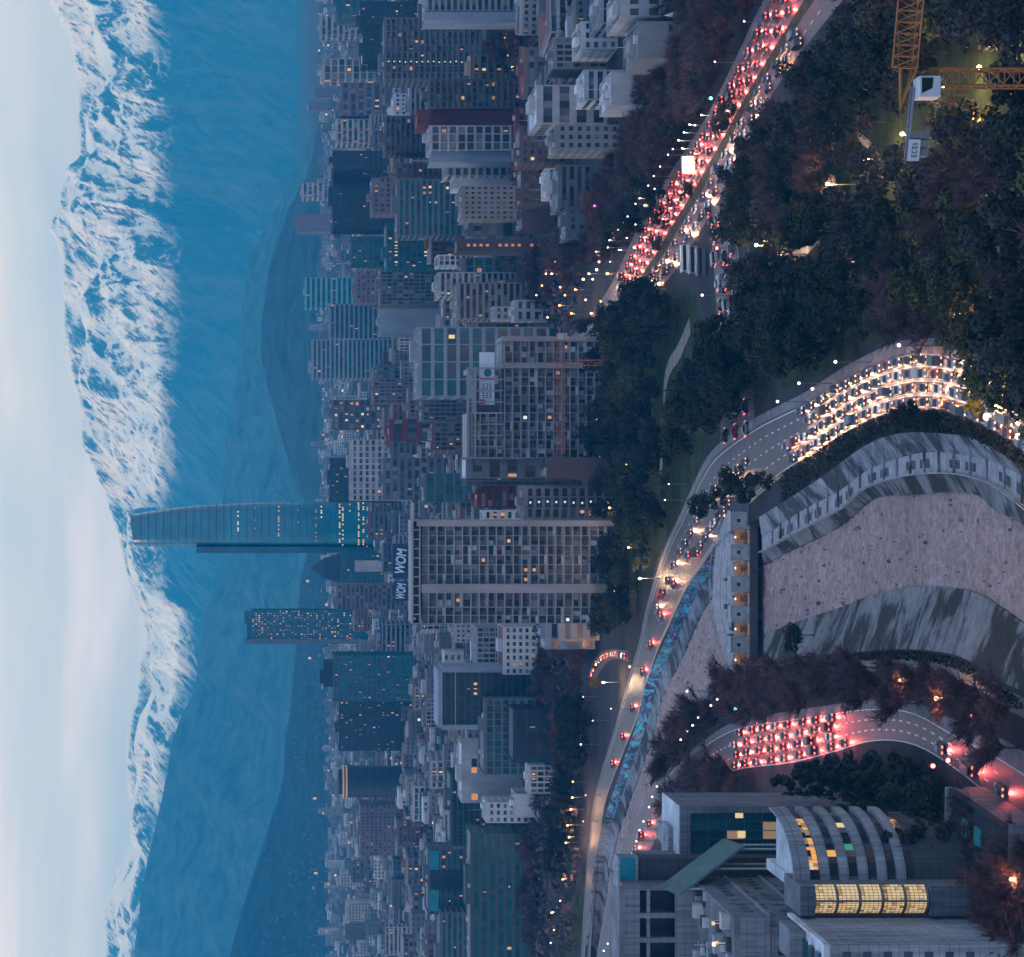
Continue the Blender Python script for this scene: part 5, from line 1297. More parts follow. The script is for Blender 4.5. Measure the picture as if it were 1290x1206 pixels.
mb.build('deck_joint', STONED, e)
# abutments
mb = MB(); mb.box(bx(662), bx(632), Yb - 2, Yb + 26, -7, .3); tag(mb.build('abutment', STONED), 'stone abutment coloured dark as shade, at the bridge end by the lit road', 'abutment')
mb = MB(); mb.box(bx(880), bx(846), Yb - 2, Yb + 26, -7, .3); tag(mb.build('abutment', STONED), 'stone abutment coloured dark as shade, at the bridge end by the bare trees', 'abutment')

# ---------------------------------------------------------------- cars
TYRE = mat('tyre', (0.012,0.012,0.013), 0.9, 0.0); CG = mat('car_glass', (0.015,0.018,0.022), 0.12, 0.0, spec=0.6)
HEAD = mat('headlight', (1,.9,.8), 0.4, 0, emit=(1.0,0.52,0.30), es=1.6); TAIL = mat('taillight', (.5,.02,.02), 0.4, 0, emit=(1.0,0.10,0.07), es=6)
OFFL = mat('lens_off', (.35,.33,.32), 0.3, 0)
PAINTS = {n: mat('paint_' + n, c, 0.32, 0.0, spec=0.5) for n, c in (('white',(.55,.55,.55)),('silver',(.26,.27,.28)),('grey',(.10,.10,.11)),('black',(.012,.012,.014)),('red',(.20,.02,.02)),('blue',(.03,.06,.14)))}
def car_meshes():
    prof = [(-2.1,.35),(-2.15,.75),(-1.95,.95),(-1.1,1.0),(1.0,.97),(1.95,.80),(2.12,.62),(2.1,.33)]
    cab = [(-1.75,.95),(-1.2,1.42),(-.2,1.48),(.45,1.42),(1.15,.95)]
    def ext(pr, hw, hwt=None):
        mb = MB(); n = len(pr); zmax = max(p[1] for p in pr); zmin = min(p[1] for p in pr)
        def wd(z): return hw if hwt is None else hw + (hwt - hw) * (z - zmin) / (zmax - zmin)
        L = [(x, wd(z), z) for x, z in pr]; Rr = [(x, -wd(z), z) for x, z in pr]
        for k in range(n): k2 = (k + 1) % n; mb.face([L[k2], L[k], Rr[k], Rr[k2]])
        mb.face(L); mb.face(Rr[::-1]); return mb
    body = ext(prof, .88, .84); c = ext(cab, .80, .62)
    wh = MB()
    wh.tube((0,-.12,0), (0,.12,0), .32, n=12)
    roof = MB(); roof.face([(-1.15,.6,1.45),(-1.15,-.6,1.45),(.38,-.6,1.45),(.38,.6,1.45)]); roof.face([(-1.15,.62,1.43),(.38,.62,1.43),(.4,.6,1.5),(-1.15,.6,1.5)])
    rp_ = MB(); rp_.box(-1.2, .42, -.62, .62, 1.43, 1.5)
    hl = MB(); hl.box(2.03, 2.16, -.22, .22, .55, .78); tl = MB(); tl.box(-2.20, -2.08, -.22, .22, .66, .90)
    return {'body': {n: body.mesh('body', m) for n, m in PAINTS.items()}, 'cabin': c.mesh('cabin_windows', CG), 'roof': {n: rp_.mesh('roof_panel', m) for n, m in PAINTS.items()}, 'wheel': wh.mesh('wheel', TYRE), 'head': hl.mesh('headlight', HEAD), 'tail': tl.mesh('taillight', TAIL), 'headoff': hl.mesh('headlight', OFFL)}
def van_meshes():
    pr = [(-2.65,.4),(-2.68,1.9),(-2.5,2.15),(1.2,2.15),(1.75,1.85),(2.1,1.15),(2.62,.95),(2.66,.4)]
    mb = MB(); n = len(pr); L = [(x, .95 - .06 * (z > 1.5), z) for x, z in pr]; Rr = [(x, -y, z) for x, y, z in L]
    for k in range(n): k2 = (k + 1) % n; mb.face([L[k2], L[k], Rr[k], Rr[k2]])
    mb.face(L); mb.face(Rr[::-1])
    w = MB(); w.box(-2.3, 1.3, -.96, -.93, 1.3, 1.85); w.box(-2.3, 1.3, .93, .96, 1.3, 1.85); w.face([(2.12,-.8,1.18),(2.12,.8,1.18),(1.8,.8,1.84),(1.8,-.8,1.84)]); w.box(-2.72, -2.66, -.8, .8, 1.2, 1.85)
    return {'body': {n_: mb.mesh('body', m) for n_, m in PAINTS.items()}, 'win': w.mesh('window_strip', CG)}
VM = van_meshes()
CM = car_meshes(); cr = random.Random(55); ncar = 0
BEAM = bpy.data.lights.new('beam', 'SPOT'); BEAM.energy = 5200; BEAM.spot_size = math.radians(80); BEAM.spot_blend = .8; BEAM.color = (1.0,0.44,0.22); BEAM.shadow_soft_size = .15
REDG = bpy.data.lights.new('tail_glow', 'SPOT'); REDG.energy = 2400; REDG.spot_size = math.radians(120); REDG.spot_blend = .9; REDG.color = (1.0,0.10,0.08); REDG.shadow_soft_size = .2
COLW = ('white','silver','grey','black','grey','black','red','blue','black')
def car(x, y, z, h, label, group, lights=True, beam=False, glow=False, col=None, wheels=True):
    global ncar
    c = col or cr.choice(COLW)
    if lights and ncar % 9 == 4:
        ncar += 1; e = empty('van', label.replace(' car,', ' van,'), 'van', (x, y, z), h, 'vans in the traffic'); link('body', VM['body'][c], e); link('window_strip', VM['win'], e)
        for (a, b) in ((1.6,.85),(1.6,-.85),(-1.6,.85),(-1.6,-.85)): link('wheel', CM['wheel'], e, (a, b, .32))
        for s in (.66, -.66): link('headlight', CM['head'], e, (.55, s, .1)); link('taillight', CM['tail'], e, (-.55, s, .25))
        if beam: o = link('headlight_beam', BEAM, e, (2.9, 0, .8)); o.rotation_euler = Vector((-1, 0, .16)).to_track_quat('Z', 'Y').to_euler()
        if glow: o = link('taillight_glow', REDG, e, (-2.9, 0, .9)); o.rotation_euler = Vector((1, 0, .35)).to_track_quat('Z', 'Y').to_euler()
        return
    e = empty('parked_car' if not lights else 'car', label, 'car', (x, y, z), h, group)
    link('body', CM['body'][c], e); link('cabin_windows', CM['cabin'], e); link('roof_panel', CM['roof'][c], e)
    if wheels:
        for (a, b) in ((1.3,.8),(1.3,-.8),(-1.3,.8),(-1.3,-.8)): link('wheel', CM['wheel'], e, (a, b, .32))
    for s in (.58, -.58):
        link('headlight', CM['head' if lights else 'headoff'], e, (0, s, 0)); link('taillight', CM['tail'], e, (0, s, 0)) if lights else None
    if beam:
        o = link('headlight_beam', BEAM, e, (2.3, 0, .7)); o.rotation_euler = (0, math.radians(-82), 0); o.rotation_euler = Vector((-1, 0, .16)).to_track_quat('Z', 'Y').to_euler()
    if glow:
        o = link('taillight_glow', REDG, e, (-2.35, 0, .8)); o.rotation_euler = Vector((1, 0, .35)).to_track_quat('Z', 'Y').to_euler()
    ncar += 1
LANE_NO = 1
def lane(A, B, f, Ya, Yb_, gap, back, label, group, beam=False, glow=False, z=.1, skip=.0, wheels=True, every=1):
    L = length([a + (b - a) * f for a, b in zip(A, B)]); s = cr.uniform(1, 4); k = 0
    while s < L - 3:
        p, h = at(A, B, s, f); s += gap * cr.uniform(.85, 1.25)
        if not (Ya < p.y < Yb_) or cr.random() < skip: continue
        k += 1
        c_ = cr.choice(COLW)
        car(p.x, p.y, z, h + (math.pi if back else 0) + cr.uniform(-.02,.02), label.replace('car,', c_ + ' car, ' + nth(k) + ' in').replace('#', nth(LANE_NO)), group, col=c_, beam=beam and k % every == 0, glow=glow and k % every == 0, wheels=wheels)
for i, f in enumerate((.13, .38, .63, .87)):
    LANE_NO = i + 1
    lane(rA, rB, f, 376, 560 if f < .6 else 545, 8.4, True, 'car, the # lane from the river at the bend, headlights on', 'cars streaming round the river bend', beam=True, every=1)
lane(rA, rB, .58, 600, 755, 10, True, 'car, the outer lane beside the tower lawn, headlights on', 'cars on the outer lane past the bridge', beam=True, every=3, wheels=False)
lane(rA, rB, .22, 625, 680, 7, True, 'car, the knot of traffic at the bridge head, headlights on', 'cars waiting at the bridge head', beam=True, every=3)
lane(rA, rB, .35, 690, 860, 22, False, 'car, the lane beside the mural wall, tail lights on', 'cars leaving along the mural wall', glow=True, wheels=False)
for f in (.09, .25, .41):
    LANE_NO = (.09, .25, .41).index(f) + 1
    lane(pA, pB, f, 540, 830, 10.5, False, 'car, the # lane of the red avenue jam', 'cars in the red jam of the avenue', glow=True, every=1, wheels=False)
for f in (.74, .90):
    LANE_NO = 1 if f == .74 else 2
    lane(pA, pB, f, 540, 830, 10, True, 'car, the # oncoming lane of the avenue, headlights on', 'cars coming down the avenue', beam=True, every=3, wheels=False)
for f in (.12, .37, .62, .87):
    LANE_NO = (.12, .37, .62, .87).index(f) + 1
    lane(uA, uB, f, 500, 630, 15, False, 'car, the # lane from the river bank trees, tail lights on', 'cars queueing beside the tree clump', glow=True, every=1)
lane(uA, uB, .6, 372, 440, 16, False, 'car, the lane on the road below the bottom trees, tail lights on', 'cars on the near road', glow=True)
lane(uA, uB, .5, 650, 800, 16, False, 'car, the lane behind the glass office, tail lights on', 'cars behind the glass office', glow=True, wheels=False)
for f in (.2, .5, .8):
    LANE_NO = (.2, .5, .8).index(f) + 1
    lane(sA, sB, f, 600, 665, 7, False, 'car, the # row of the cross street, tail lights on', 'cars on the cross street', glow=(f == .5), every=2)
# parked buses at the end of the avenue
def bus(x, y, col, label):
    p = G(x, y); e = empty('bus', label, 'bus', (p[0], p[1], .1), math.radians(6), 'buses parked on the plaza'); q = MB(); q.box(-4.2, 4.2, -1.2, 1.2, .4, 3.0); q.build('body', PAINTS[col], e)
    q = MB(); q.box(-4.0, 4.0, -1.24, -1.2, 1.5, 2.5); q.box(-4.24, -4.2, -1.0, 1.0, 1.4, 2.6); q.build('window_strip', CG, e)
    q = MB(); q.box(-3.2, -1.2, -.6, .6, 3.0, 3.3); q.build('roof_unit', METAL, e)
    for a in (-2.8, 2.6):
        for b in (-1.05, 1.05): link('wheel', CM['wheel'], e, (a, b, .4))
bus(870, 326, 'white', 'white bus on the plaza at the avenue end, nearest the avenue'); bus(880, 328, 'silver', 'silver bus standing between a white and a dark bus'); bus(890, 330, 'grey', 'dark grey bus on the plaza, nearest the park')
# people's cars parked in the park edge lane
for k in range(9):
    p = G(912 + (k % 2) * 8, 330 + k * 9); car(p[0], p[1], .1, 1.5, 'parked car without lights along the cross street kerb', 'parked cars on the cross street', lights=False, wheels=False)
# ---------------------------------------------------------------- lamps
POLE = mat('lamp_pole', (0.10,0.10,0.11), 0.6, 0.2, 1.0)
LWH = mat('lamp_white', (1,1,1), .5, 0, emit=(1.0,0.80,0.64), es=2.6); LOR = mat('lamp_orange', (1,.7,.4), .5, 0, emit=(1.0,0.50,0.20), es=4); LYE = mat('lamp_yellow', (1,.8,.4), .5, 0, emit=(1.0,0.74,0.34), es=14)
LGR = mat('signal_green', (.1,1,.6), .5, 0, emit=(0.10,1.0,0.62), es=10); LRE = mat('signal_red', (1,.1,.1), .5, 0, emit=(1.0,0.12,0.10), es=10); LMA = mat('lamp_magenta', (1,.2,.9), .5, 0, emit=(1.0,0.15,0.85), es=7)
PW = bpy.data.lights.new('lamp_glow', 'POINT'); PW.energy = 11000; PW.color = (1.0,0.66,0.34); PW.shadow_soft_size = .4
PO = bpy.data.lights.new('lamp_glow_orange', 'POINT'); PO.energy = 2800; PO.color = (1.0,0.50,0.22); PO.shadow_soft_size = .4
def globe(r, m):
    q = MB(); n = 10; rows = []
    for j in range(7):
        t = math.pi * j / 6; rows.append([(r * math.sin(t) * math.cos(2*math.pi*k/n), r * math.sin(t) * math.sin(2*math.pi*k/n), -r * math.cos(t)) for k in range(n + 1)])
    q.loft(rows); return q.mesh('lamp_head', m, True)
def pole_mesh(h):
    q = MB(); q.tube((0,0,-.2), (0,0,h), .13, .07, 6); q.tube((0,0,h), (0,-.9,h + .25), .06, .05, 5); q.tube((0,0,-.1),(0,0,.5), .22, .2, 6); return q.mesh('pole', POLE)
PS = bpy.data.lights.new('lamp_glow_white', 'POINT'); PS.energy = 1500; PS.color = (1.0,0.74,0.58); PS.shadow_soft_size = .3
GLM = {}; PM = {}
def lamp(x, y, label, group, m=LWH, h=8.0, r=.42, light=None, name='street_lamp', cat='street lamp'):
    p = G(x, y, h); e = empty(name, label, cat, (p[0], p[1] + .9, 0), 0, group)
    if h not in PM: PM[h] = pole_mesh(h)
    key = (m.name, r)
    if key not in GLM: GLM[key] = globe(r, m)
    link('pole', PM[h], e); link('lamp_head', GLM[key], e, (0, -.9, h + .1))
    if light: link('lamp_glow', light, e, (0, -.9, h - .5))
    return e
for x, y in ((869,157),(876,158),(862,167),(855,177),(848,188),(842,195),(860,187),(832,210),(824,222),(817,234),(825,238),(806,250),(801,257),(812,259),(791,273),(786,280),(801,283),(779,290),(790,300),(768,303),(766,312),(780,315),(751,317),(769,330),(884,145),(901,78),(938,27)):
    lamp(x, y, 'white globe lamp in the double row beside the avenue', 'white lamps along the avenue', h=9.0, r=.27, light=PS if (x + y) % 3 == 0 else None)
for x, y in ((904,881),(896,889),(888,897),(880,904),(873,914),(866,921),(858,932),(828,991),(822,1004),(818,1017),(811,1035),(806,1046),(802,1060),(797,1075),(774,1154),(770,1167),(766,1189),(761,1198)):
    fb = globals().get('fb', 0) + 1; lamp(x, y, nth(fb) + ' white lamp from the bridge in the single row along the far river bank', 'white lamps on the far bank', r=.32)
for x, y in ((738,1002),(735,1035),(712,829),(722,838),(735,878),(718,885),(747,908),(770,893),(843,610),(838,630),(737,505),(752,528),(753,560),(756,575),(745,640),(752,668),(758,700)):
    lamp(x, y, 'small white lamp among the trees below the towers', 'small white lamps below the towers', r=.25, h=6.0)
for x, y in ((732,938),(727,955),(722,985),(721,1005),(719,1020),(715,1040),(713,1062),(709,1108),(706,1135),(697,1172),(694,1188),(717,1055),(695,1150),(640,70),(645,85),(655,60),(636,48),(600,25),(607,26),(614,26)):
    lamp(x, y, 'orange street lamp glowing through bare trees', 'orange lamps among bare trees', LOR, 7.0, .38, PO if (x % 2) else None)
for x, y in ((700,330),(695,345),(706,362),(712,372),(688,345),(725,365),(735,352),(742,345),(747,352),(752,340),(757,380),(745,395),(720,395),(705,385),(690,400),(683,360),(755,330),(765,345),(738,378),(676,372)):
    lamp(x, y, 'warm lamp in the busy lit junction at the avenue end', 'lamps of the lit junction', cr.choice((LOR, LWH, LYE, LOR)), 9.0, .42, PO if y % 2 else None)
for x, y, lb, m in ((1234,85,'park lamp beside the yellow crane mast, half hidden by it',LYE),(1187,110,'park lamp just left of the yellow crane cab',LYE),(1137,169,'park lamp lighting grass beside the crane counterweight',LYE),(1089,200,'park lamp over a gravel path inside the big park',LYE),(1043,232,'park lamp with a warm glow on brown tree trunks',LYE),(980,320,'bright park lamp beside a small lamplit tree',LYE),(953,309,'park lamp next to the yellow lit tree by the plaza',LYE),(1019,265,'small pale park lamp under a dark evergreen',LWH),(1257,512,'yellow lamp in the tree right above the lit road bend',LYE),(806,729,'yellow globe lamp on the tower lawn near the road',LYE),(747,695,'yellow lamp under the big balcony tower',LYE),(760,860,'yellow lamp at the lit street bend',LYE),(1134,858,'orange lamp by the far river bank path',LOR),(1180,880,'orange lamp over the lit ground near the far bank',LOR),(1275,1108,'orange lamp behind the reddish trees near the viewer',LOR),(885,372,'pale lamp on the cross street island',LWH),(757,465,'lamp by the orange crane mast',LWH),(866,871,'pale wide lamp over the river bed',LWH)):
    lamp(x, y, lb , None, m, 7.0, .40, PW if m is LYE else PO if m is LOR else None)
for x, y, lb in ((1024,490,'first white lamp in the grove above the lit bend, at the junction end'),(1007,483,'white lamp in the grove, close to the junction end lamp'),(1053,456,'white lamp in the middle of the grove above the lit bend'),(980,506,'white lamp at the grove corner by the quiet road'),(1133,435,'white lamp at the crest of the lit bend'),(902,510,'red tipped lamp beside the grove and the road junction')):
    lamp(x, y, lb, None, LRE if 'red' in lb else LWH, 8.0, .36)
for x, y, m, lb in ((894,124,LGR,'green traffic signal on the avenue among bare trees'),(915,876,LGR,'green traffic signal at the far end of the bridge'),(925,893,LGR,'small green traffic signal behind the bridge signal'),(798,312,LGR,'green traffic signal at the end of the avenue jam'),(903,313,LRE,'red traffic signal by the parked buses'),(1175,965,LRE,'red signal on the edge of the dark tree clump'),(1194,958,LRE,'red signal beside the near road under bare trees'),(1197,1008,LRE,'red signal in front of the dark roof with skylights'),(793,840,LRE,'red signal at the yellow street bend'),(1225,902,LRE,'tiny red signal in the bare trees by the river bank')):
    p = G(x, y, 5.0); e = empty('traffic_light', lb, 'traffic light', (p[0], p[1], 0)); q = MB(); q.tube((0,0,-.1), (0,0,5.0), .1, .08, 6); q.build('pole', POLE, e)
    q = MB(); q.box(-.35, .35, -.05, .3, 4.2, 5.7); q.build('signal_head', mat('signal_black', (.02,.02,.02), .6, 0), e); g = globe(.42, m); o = link('signal_lamp', g, e, (0, -.15, 5.0 if m is LRE else 4.7))
lamp(750, 260, 'magenta lamp on the grey houses beside the bare trees', None, LMA, 7.0, .6)
# lit street bend left of the big tower
bA = line([(742,850),(748,832),(757,822),(772,818),(790,820)]); bB = line([(748,862),(757,845),(766,834),(778,830),(792,834)])
ribbon('side_street', bA, bB, asph, .06)
lane(bA, bB, .5, 800, 960, 7, True, 'car, the yellow street bend, headlights on', 'cars at the street bend', beam=True, every=1, wheels=False)
# red glowing screen by the avenue
p = G(880, 208); e = empty('light_screen', 'bright white screen with a red glow standing beside the avenue jam', 'screen', (p[0], p[1], 0), math.radians(8))
Yz = p[1]; w2 = 10.5 * Yz / F; za, zb = ZT(874, Yz), ZT(860, Yz)
q = MB(); q.box(-w2, w2, -.02, .3, za, zb); q.build('panel', mat('screen_white', (1,1,1), .5, 0, emit=(1.0,0.90,0.84), es=4.0), e)
q = MB(); q.box(-w2 - .3, w2 + .3, .02, .5, za - .3, zb + .3); q.build('rim', mat('screen_rim', (.4,.05,.05), .5, 0, emit=(1.0,0.12,0.06), es=1.5), e)
q = MB(); q.tube((0,.3,0), (0,.3,za), .25, n=8); q.build('post', POLE, e)
lo = bpy.data.lights.new('screen_glow', 'AREA'); lo.shape = 'RECTANGLE'; lo.size = w2 * 2; lo.size_y = zb - za; lo.energy = 5200; lo.color = (1.0,0.16,0.08); o = link('screen_glow', lo, e, (0, -.3, (za + zb) / 2)); o.rotation_euler = (math.radians(62), 0, 0)

for k, (x, y) in enumerate(((772,455),(778,500),(770,548),(790,585),(768,640),(792,690),(775,745),(1228,150),(1160,285),(1205,395),(1240,250),(1075,330),(960,205),(925,235))):
    lamp(x, y, 'amber lamp glowing among the dark trees, ' + ('in the belt below the balcony towers' if k < 7 else 'inside the big park'), 'amber lamps in the belt below the towers' if k < 7 else 'amber lamps inside the park', LOR, 7.0, .38, PO)
# ---------------------------------------------------------------- cranes
def lattice(q, p0, p1, w, hgt, seg, r=.09, tri=True):
    p0 = Vector(p0); p1 = Vector(p1); d = (p1 - p0).normalized()
    up = Vector((0,0,1)) if abs(d.z) < .9 else Vector((0,1,0)); sd_ = d.cross(up).normalized()
    if abs(d.z) >= .9: up = sd_.cross(d).normalized()
    off = [sd_ * w/2, -sd_ * w/2, up * hgt] if tri else [sd_ * w/2, -sd_ * w/2, -sd_ * w/2 + up * hgt, sd_ * w/2 + up * hgt]
    for o in off: q.tube(p0 + o, p1 + o, r * 1.35, n=5)
    m = len(off)
    for k in range(seg):
        a = p0.lerp(p1, k / seg); b = p0.lerp(p1, (k + 1) / seg)
        for i in range(m):
            j = (i + 1) % m; q.tube(a + off[i], b + off[j], r * .8, n=4, cap=False); q.tube(a + off[i], a + off[j], r * .8, n=4, cap=False)
YEL = mat('crane_yellow', (0.24,0.095,0.022), 0.5, 0.25, 0.6); ORG = mat('crane_orange', (0.17,0.070,0.042), 0.55, 0.25, 0.6)
Yc = 246.0; xm, zt = XW(97, Yc), ZT(1170, Yc)
e = empty('tower_crane', 'yellow lattice tower crane rising near the viewer at the park edge', 'crane', (xm, Yc, 0))
q = MB(); lattice(q, (0,0,0), (0,0,zt), 1.9, 1.9, 34, .085, False); q.build('mast', YEL, e)
dr_ = Vector((XW(-30, 242.5) - xm, 242.5 - Yc, 0)).normalized()
q = MB(); j0 = Vector((0,.9,zt + 1.4)) + dr_ * 1.2; lattice(q, j0, j0 + dr_ * 30, 2.0, 2.5, 24, .085); q.build('jib', YEL, e)
q = MB(); c0 = Vector((0,.9,zt + 1.4)) - dr_ * 1.0; c1 = Vector((0,.9,zt + 1.4)) - dr_ * 9.2
sd_ = Vector((-dr_.y, dr_.x, 0))
for s in (.55, -.55): q.tube(c0 + sd_ * s, c1 + sd_ * s, .16, n=5)
for k in range(8): a = c0.lerp(c1, k / 7); q.tube(a + sd_ * .55, a - sd_ * .55, .07, n=4)
q.build('counter_jib', mat('crane_grey', (.12,.12,.15), .6, .2, .5), e)
q = MB(); tp = Vector((0,.9,zt + 2.6)) - dr_ * 3.4
q.tube(j0 + Vector((0,0,1.6)), tp, .2, .13, 5); q.tube(j0 + sd_ * .7, tp, .12, n=5); q.tube(j0 - sd_ * .7, tp, .12, n=5); q.tube(tp, c1 + Vector((0,0,.2)), .04, n=4); q.tube(tp, j0 + dr_ * 6 + Vector((0,0,2.5)), .04, n=4)
q.build('head_frame', YEL, e)
q = MB()
for k in range(3): a = c1 + dr_ * (.8 + k * 1.0); q.box(a.x - .4, a.x + .4, a.y - .8, a.y + .8, a.z - 2.2, a.z - .1)
q.build('counterweight', mat('crane_concrete', (.13,.13,.15), .9, .3, .5), e)
q = MB(); q.box(-1.15, 1.15, -1.5, 1.1, zt - 1.0, zt + 1.3); o = q.build('cab', mat('cab_white', (.38,.42,.47), .5, .1, .5), e); o.location = -dr_ * 1.3
q = MB(); q.face([(-.8,-1.53,zt + 1.1),(.95,-1.53,zt + 1.1),(.95,-1.53,zt - .2)]); q.face([(-.8,-1.53,zt + 1.1),(.95,-1.53,zt - .2),(-.2,-1.53,zt - .1)]); q.face([(1.16,-1.3,zt + 1.0),(1.16,.6,zt + 1.0),(1.16,.6,zt - .4),(1.16,-1.3,zt - .4)]); q.build('cab_window', CG, o)
q = MB(); a = c1 - dr_ * 0.2 + Vector((0,-1.0,-.6)); b_ = c1 + dr_ * 2.2 + Vector((0,-1.0,-.6)); q.face([a + Vector((0,0,-.55)), b_ + Vector((0,0,-.55)), b_ + Vector((0,0,.75)), a + Vector((0,0,.75))]); q.face([a + Vector((0,.1,.75)), b_ + Vector((0,.1,.75)), b_ + Vector((0,.1,-.55)), a + Vector((0,.1,-.55))])
sg = q.build('sign_panel', mat('crane_sign', (.36,.42,.46), .6, .1, .5), e)
q = MB(); u = (b_ - a).normalized()
for k, (f0, f1) in enumerate(((.16,.30),(.36,.50),(.56,.70),(.76,.84))):
    for (g0, g1) in ((-.25,-.12),(.0,.1),(.25,.38)):
        if (k, g0) in ((1, .0), (3, .25)): continue
        s0, s1 = a.lerp(b_, f0), a.lerp(b_, f1); q.face([s0 + Vector((0,-.04,g0)), s1 + Vector((0,-.04,g0)), s1 + Vector((0,-.04,g1)), s0 + Vector((0,-.04,g1))])
    s0, s1 = a.lerp(b_, f0), a.lerp(b_, f0 + .04); q.face([s0 + Vector((0,-.05,-.25)), s1 + Vector((0,-.05,-.25)), s1 + Vector((0,-.05,.38)), s0 + Vector((0,-.05,.38))])
q.build('sign_letters', mat('crane_ink', (.03,.07,.14), .6, 0), e)
Yc = 815.0; xm, zt = XW(457, Yc), ZT(711, Yc)
e = empty('tower_crane', 'small orange tower crane in front of the right balcony tower', 'crane', (xm, Yc, 0))
q = MB(); lattice(q, (0,0,0), (0,0,zt), 2.0, 2.0, 8, .11, False); q.build('mast', ORG, e)
q = MB(); lattice(q, (XW(420,Yc) - xm, 0, zt), (XW(572,Yc) - xm, 0, zt), 2.0, 2.8, 24, .11); q.build('jib', ORG, e)
q = MB(); q.box(XW(428,Yc) - xm, XW(420,Yc) - xm, -1, 1, zt - 1, zt + 2.5); q.build('counterweight', WM['pale'], e)
q = MB(); q.tube((0,0,zt + 3), (0,0,zt + 7), .5, .2, 6); q.tube((0,0,zt + 7), (XW(540,Yc) - xm, 0, zt + 3), .08, n=4); q.tube((0,0,zt + 7), (XW(424,Yc) - xm, 0, zt + 2), .08, n=4); q.build('head_frame', ORG, e)

# ---------------------------------------------------------------- buildings nearest the viewer
def panel_mat(name, col):
    m = wallmat(name, col, .28); nt = m.node_tree; b = nt.nodes['Principled BSDF']; src = b.inputs['Base Color'].links[0].from_socket
    tc = nt.nodes.new('ShaderNodeTexCoord'); sx = nt.nodes.new('ShaderNodeSeparateXYZ'); nt.links.new(tc.outputs['Object'], sx.inputs[0])
    ad = nt.nodes.new('ShaderNodeMath'); ad.operation = 'ADD'; nt.links.new(sx.outputs['X'], ad.inputs[0]); nt.links.new(sx.outputs['Y'], ad.inputs[1])
    cx = nt.nodes.new('ShaderNodeCombineXYZ'); nt.links.new(ad.outputs[0], cx.inputs[0]); nt.links.new(sx.outputs['Z'], cx.inputs[1])
    bk = nt.nodes.new('ShaderNodeTexBrick'); bk.inputs['Scale'].default_value = .33; bk.inputs['Mortar Size'].default_value = .018; bk.inputs['Brick Width'].default_value = 1.1; bk.inputs['Row Height'].default_value = .55; bk.offset = 0
    for k, v in (('Color1', .92), ('Color2', 1.08), ('Mortar', .5)): bk.inputs[k].default_value = (v, v, v, 1)
    nt.links.new(cx.outputs[0], bk.inputs['Vector'])
    # rain streaks below the edges
    mp = nt.nodes.new('ShaderNodeMapping'); mp.inputs['Scale'].default_value = (1.3, .05, 1); nt.links.new(cx.outputs[0], mp.inputs['Vector'])
    nz = nt.nodes.new('ShaderNodeTexNoise'); nz.inputs['Scale'].default_value = 1; nz.inputs['Detail'].default_value = 6; nt.links.new(mp.outputs[0], nz.inputs['Vector'])
    r = ramp(nt, [(.38, (1.05,1.05,1.05)), (.62, (.68,.68,.68))]); nt.links.new(nz.outputs['Fac'], r.inputs['Fac'])
    m1 = nt.nodes.new('ShaderNodeMixRGB'); m1.blend_type = 'MULTIPLY'; m1.inputs['Fac'].default_value = 1; nt.links.new(src, m1.inputs['Color1']); nt.links.new(bk.outputs['Color'], m1.inputs['Color2'])
    m2 = nt.nodes.new('ShaderNodeMixRGB'); m2.blend_type = 'MULTIPLY'; m2.inputs['Fac'].default_value = 1; nt.links.new(m1.outputs[0], m2.inputs['Color1']); nt.links.new(r.outputs[0], m2.inputs['Color2'])
    nt.links.new(m2.outputs[0], b.inputs['Base Color']); return m
FR = panel_mat('near_frame', (0.16,0.18,0.21)); FRL = panel_mat('near_pale', (0.27,0.30,0.345)); FRD = panel_mat('near_dark', (0.07,0.075,0.09))
def near_block(name, label, Y, ztop, ya, yb, depth, cat='building'):
    e = empty(name, label, cat, (XW((ya + yb) / 2, Y), Y, 0)); return e, abs(yb - ya) * Y / F / 2
# glass office with a pale frame
Y = 455.0; e, hw = near_block('glass_office', 'glass office with a thick pale roof frame behind the round fronted building', Y, 0, 1016, 1130, 20); zt = ZT(870, Y)
q = MB(); q.box(-hw, hw, .2, 20, zt, zt + 2.1); q.box(hw - 1.4, hw, .2, 20, 0, zt); q.box(-hw, -hw + .8, .2, 20, 0, zt); q.box(-hw + .03, hw - .03, 12, 19.9, 0, zt - .05); q.build('frame', FR, e)
n = 12; gp = zt / n; rr = random.Random(9)
for k in range(n):
    q = MB(); nb = 9
    for i in range(nb):
        a, b = -hw + .8 + (2*hw - 2.2) * i / nb, -hw + .8 + (2*hw - 2.2) * (i + 1) / nb
        mi = rr.choices(range(4), (5,4,2,.35))[0]; q.face([(a + .06, .8, k*gp), (b - .06, .8, k*gp), (b - .06, .8, k*gp + gp - .25), (a + .06, .8, k*gp + gp - .25)], mi)
    q.build('storey_glazing', [GT2, GT, GD, LD], e)
q = MB()
for k in range(n): q.box(-hw + .8, hw - 1.4, .75, 1.6, k*gp + gp - .25, k*gp + gp)
for i in range(10): x = -hw + .8 + (2*hw - 2.2) * i / 9; q.box(x - .07, x + .07, .6, 1.4, 0, zt)
q.box(-hw + .8, hw - 1.4, .9, 12, 0, zt - .1); q.build('mullion_grid', WM['teal'], e)
q = MB(); q.box(-hw, hw, .4, 20.2, zt + 2.1, zt + 2.35); q.build('roof', ROOFP, e)
for (x, y) in ((932,1027),(935,1052),(903,1072)):
    q = MB(); c = XW(y, Y) - e.location.x; z = ZT(x, Y); q.box(c - .7, c + .7, .55, .7, z - .8, z + .8); q.build('lit_window', LY, e)
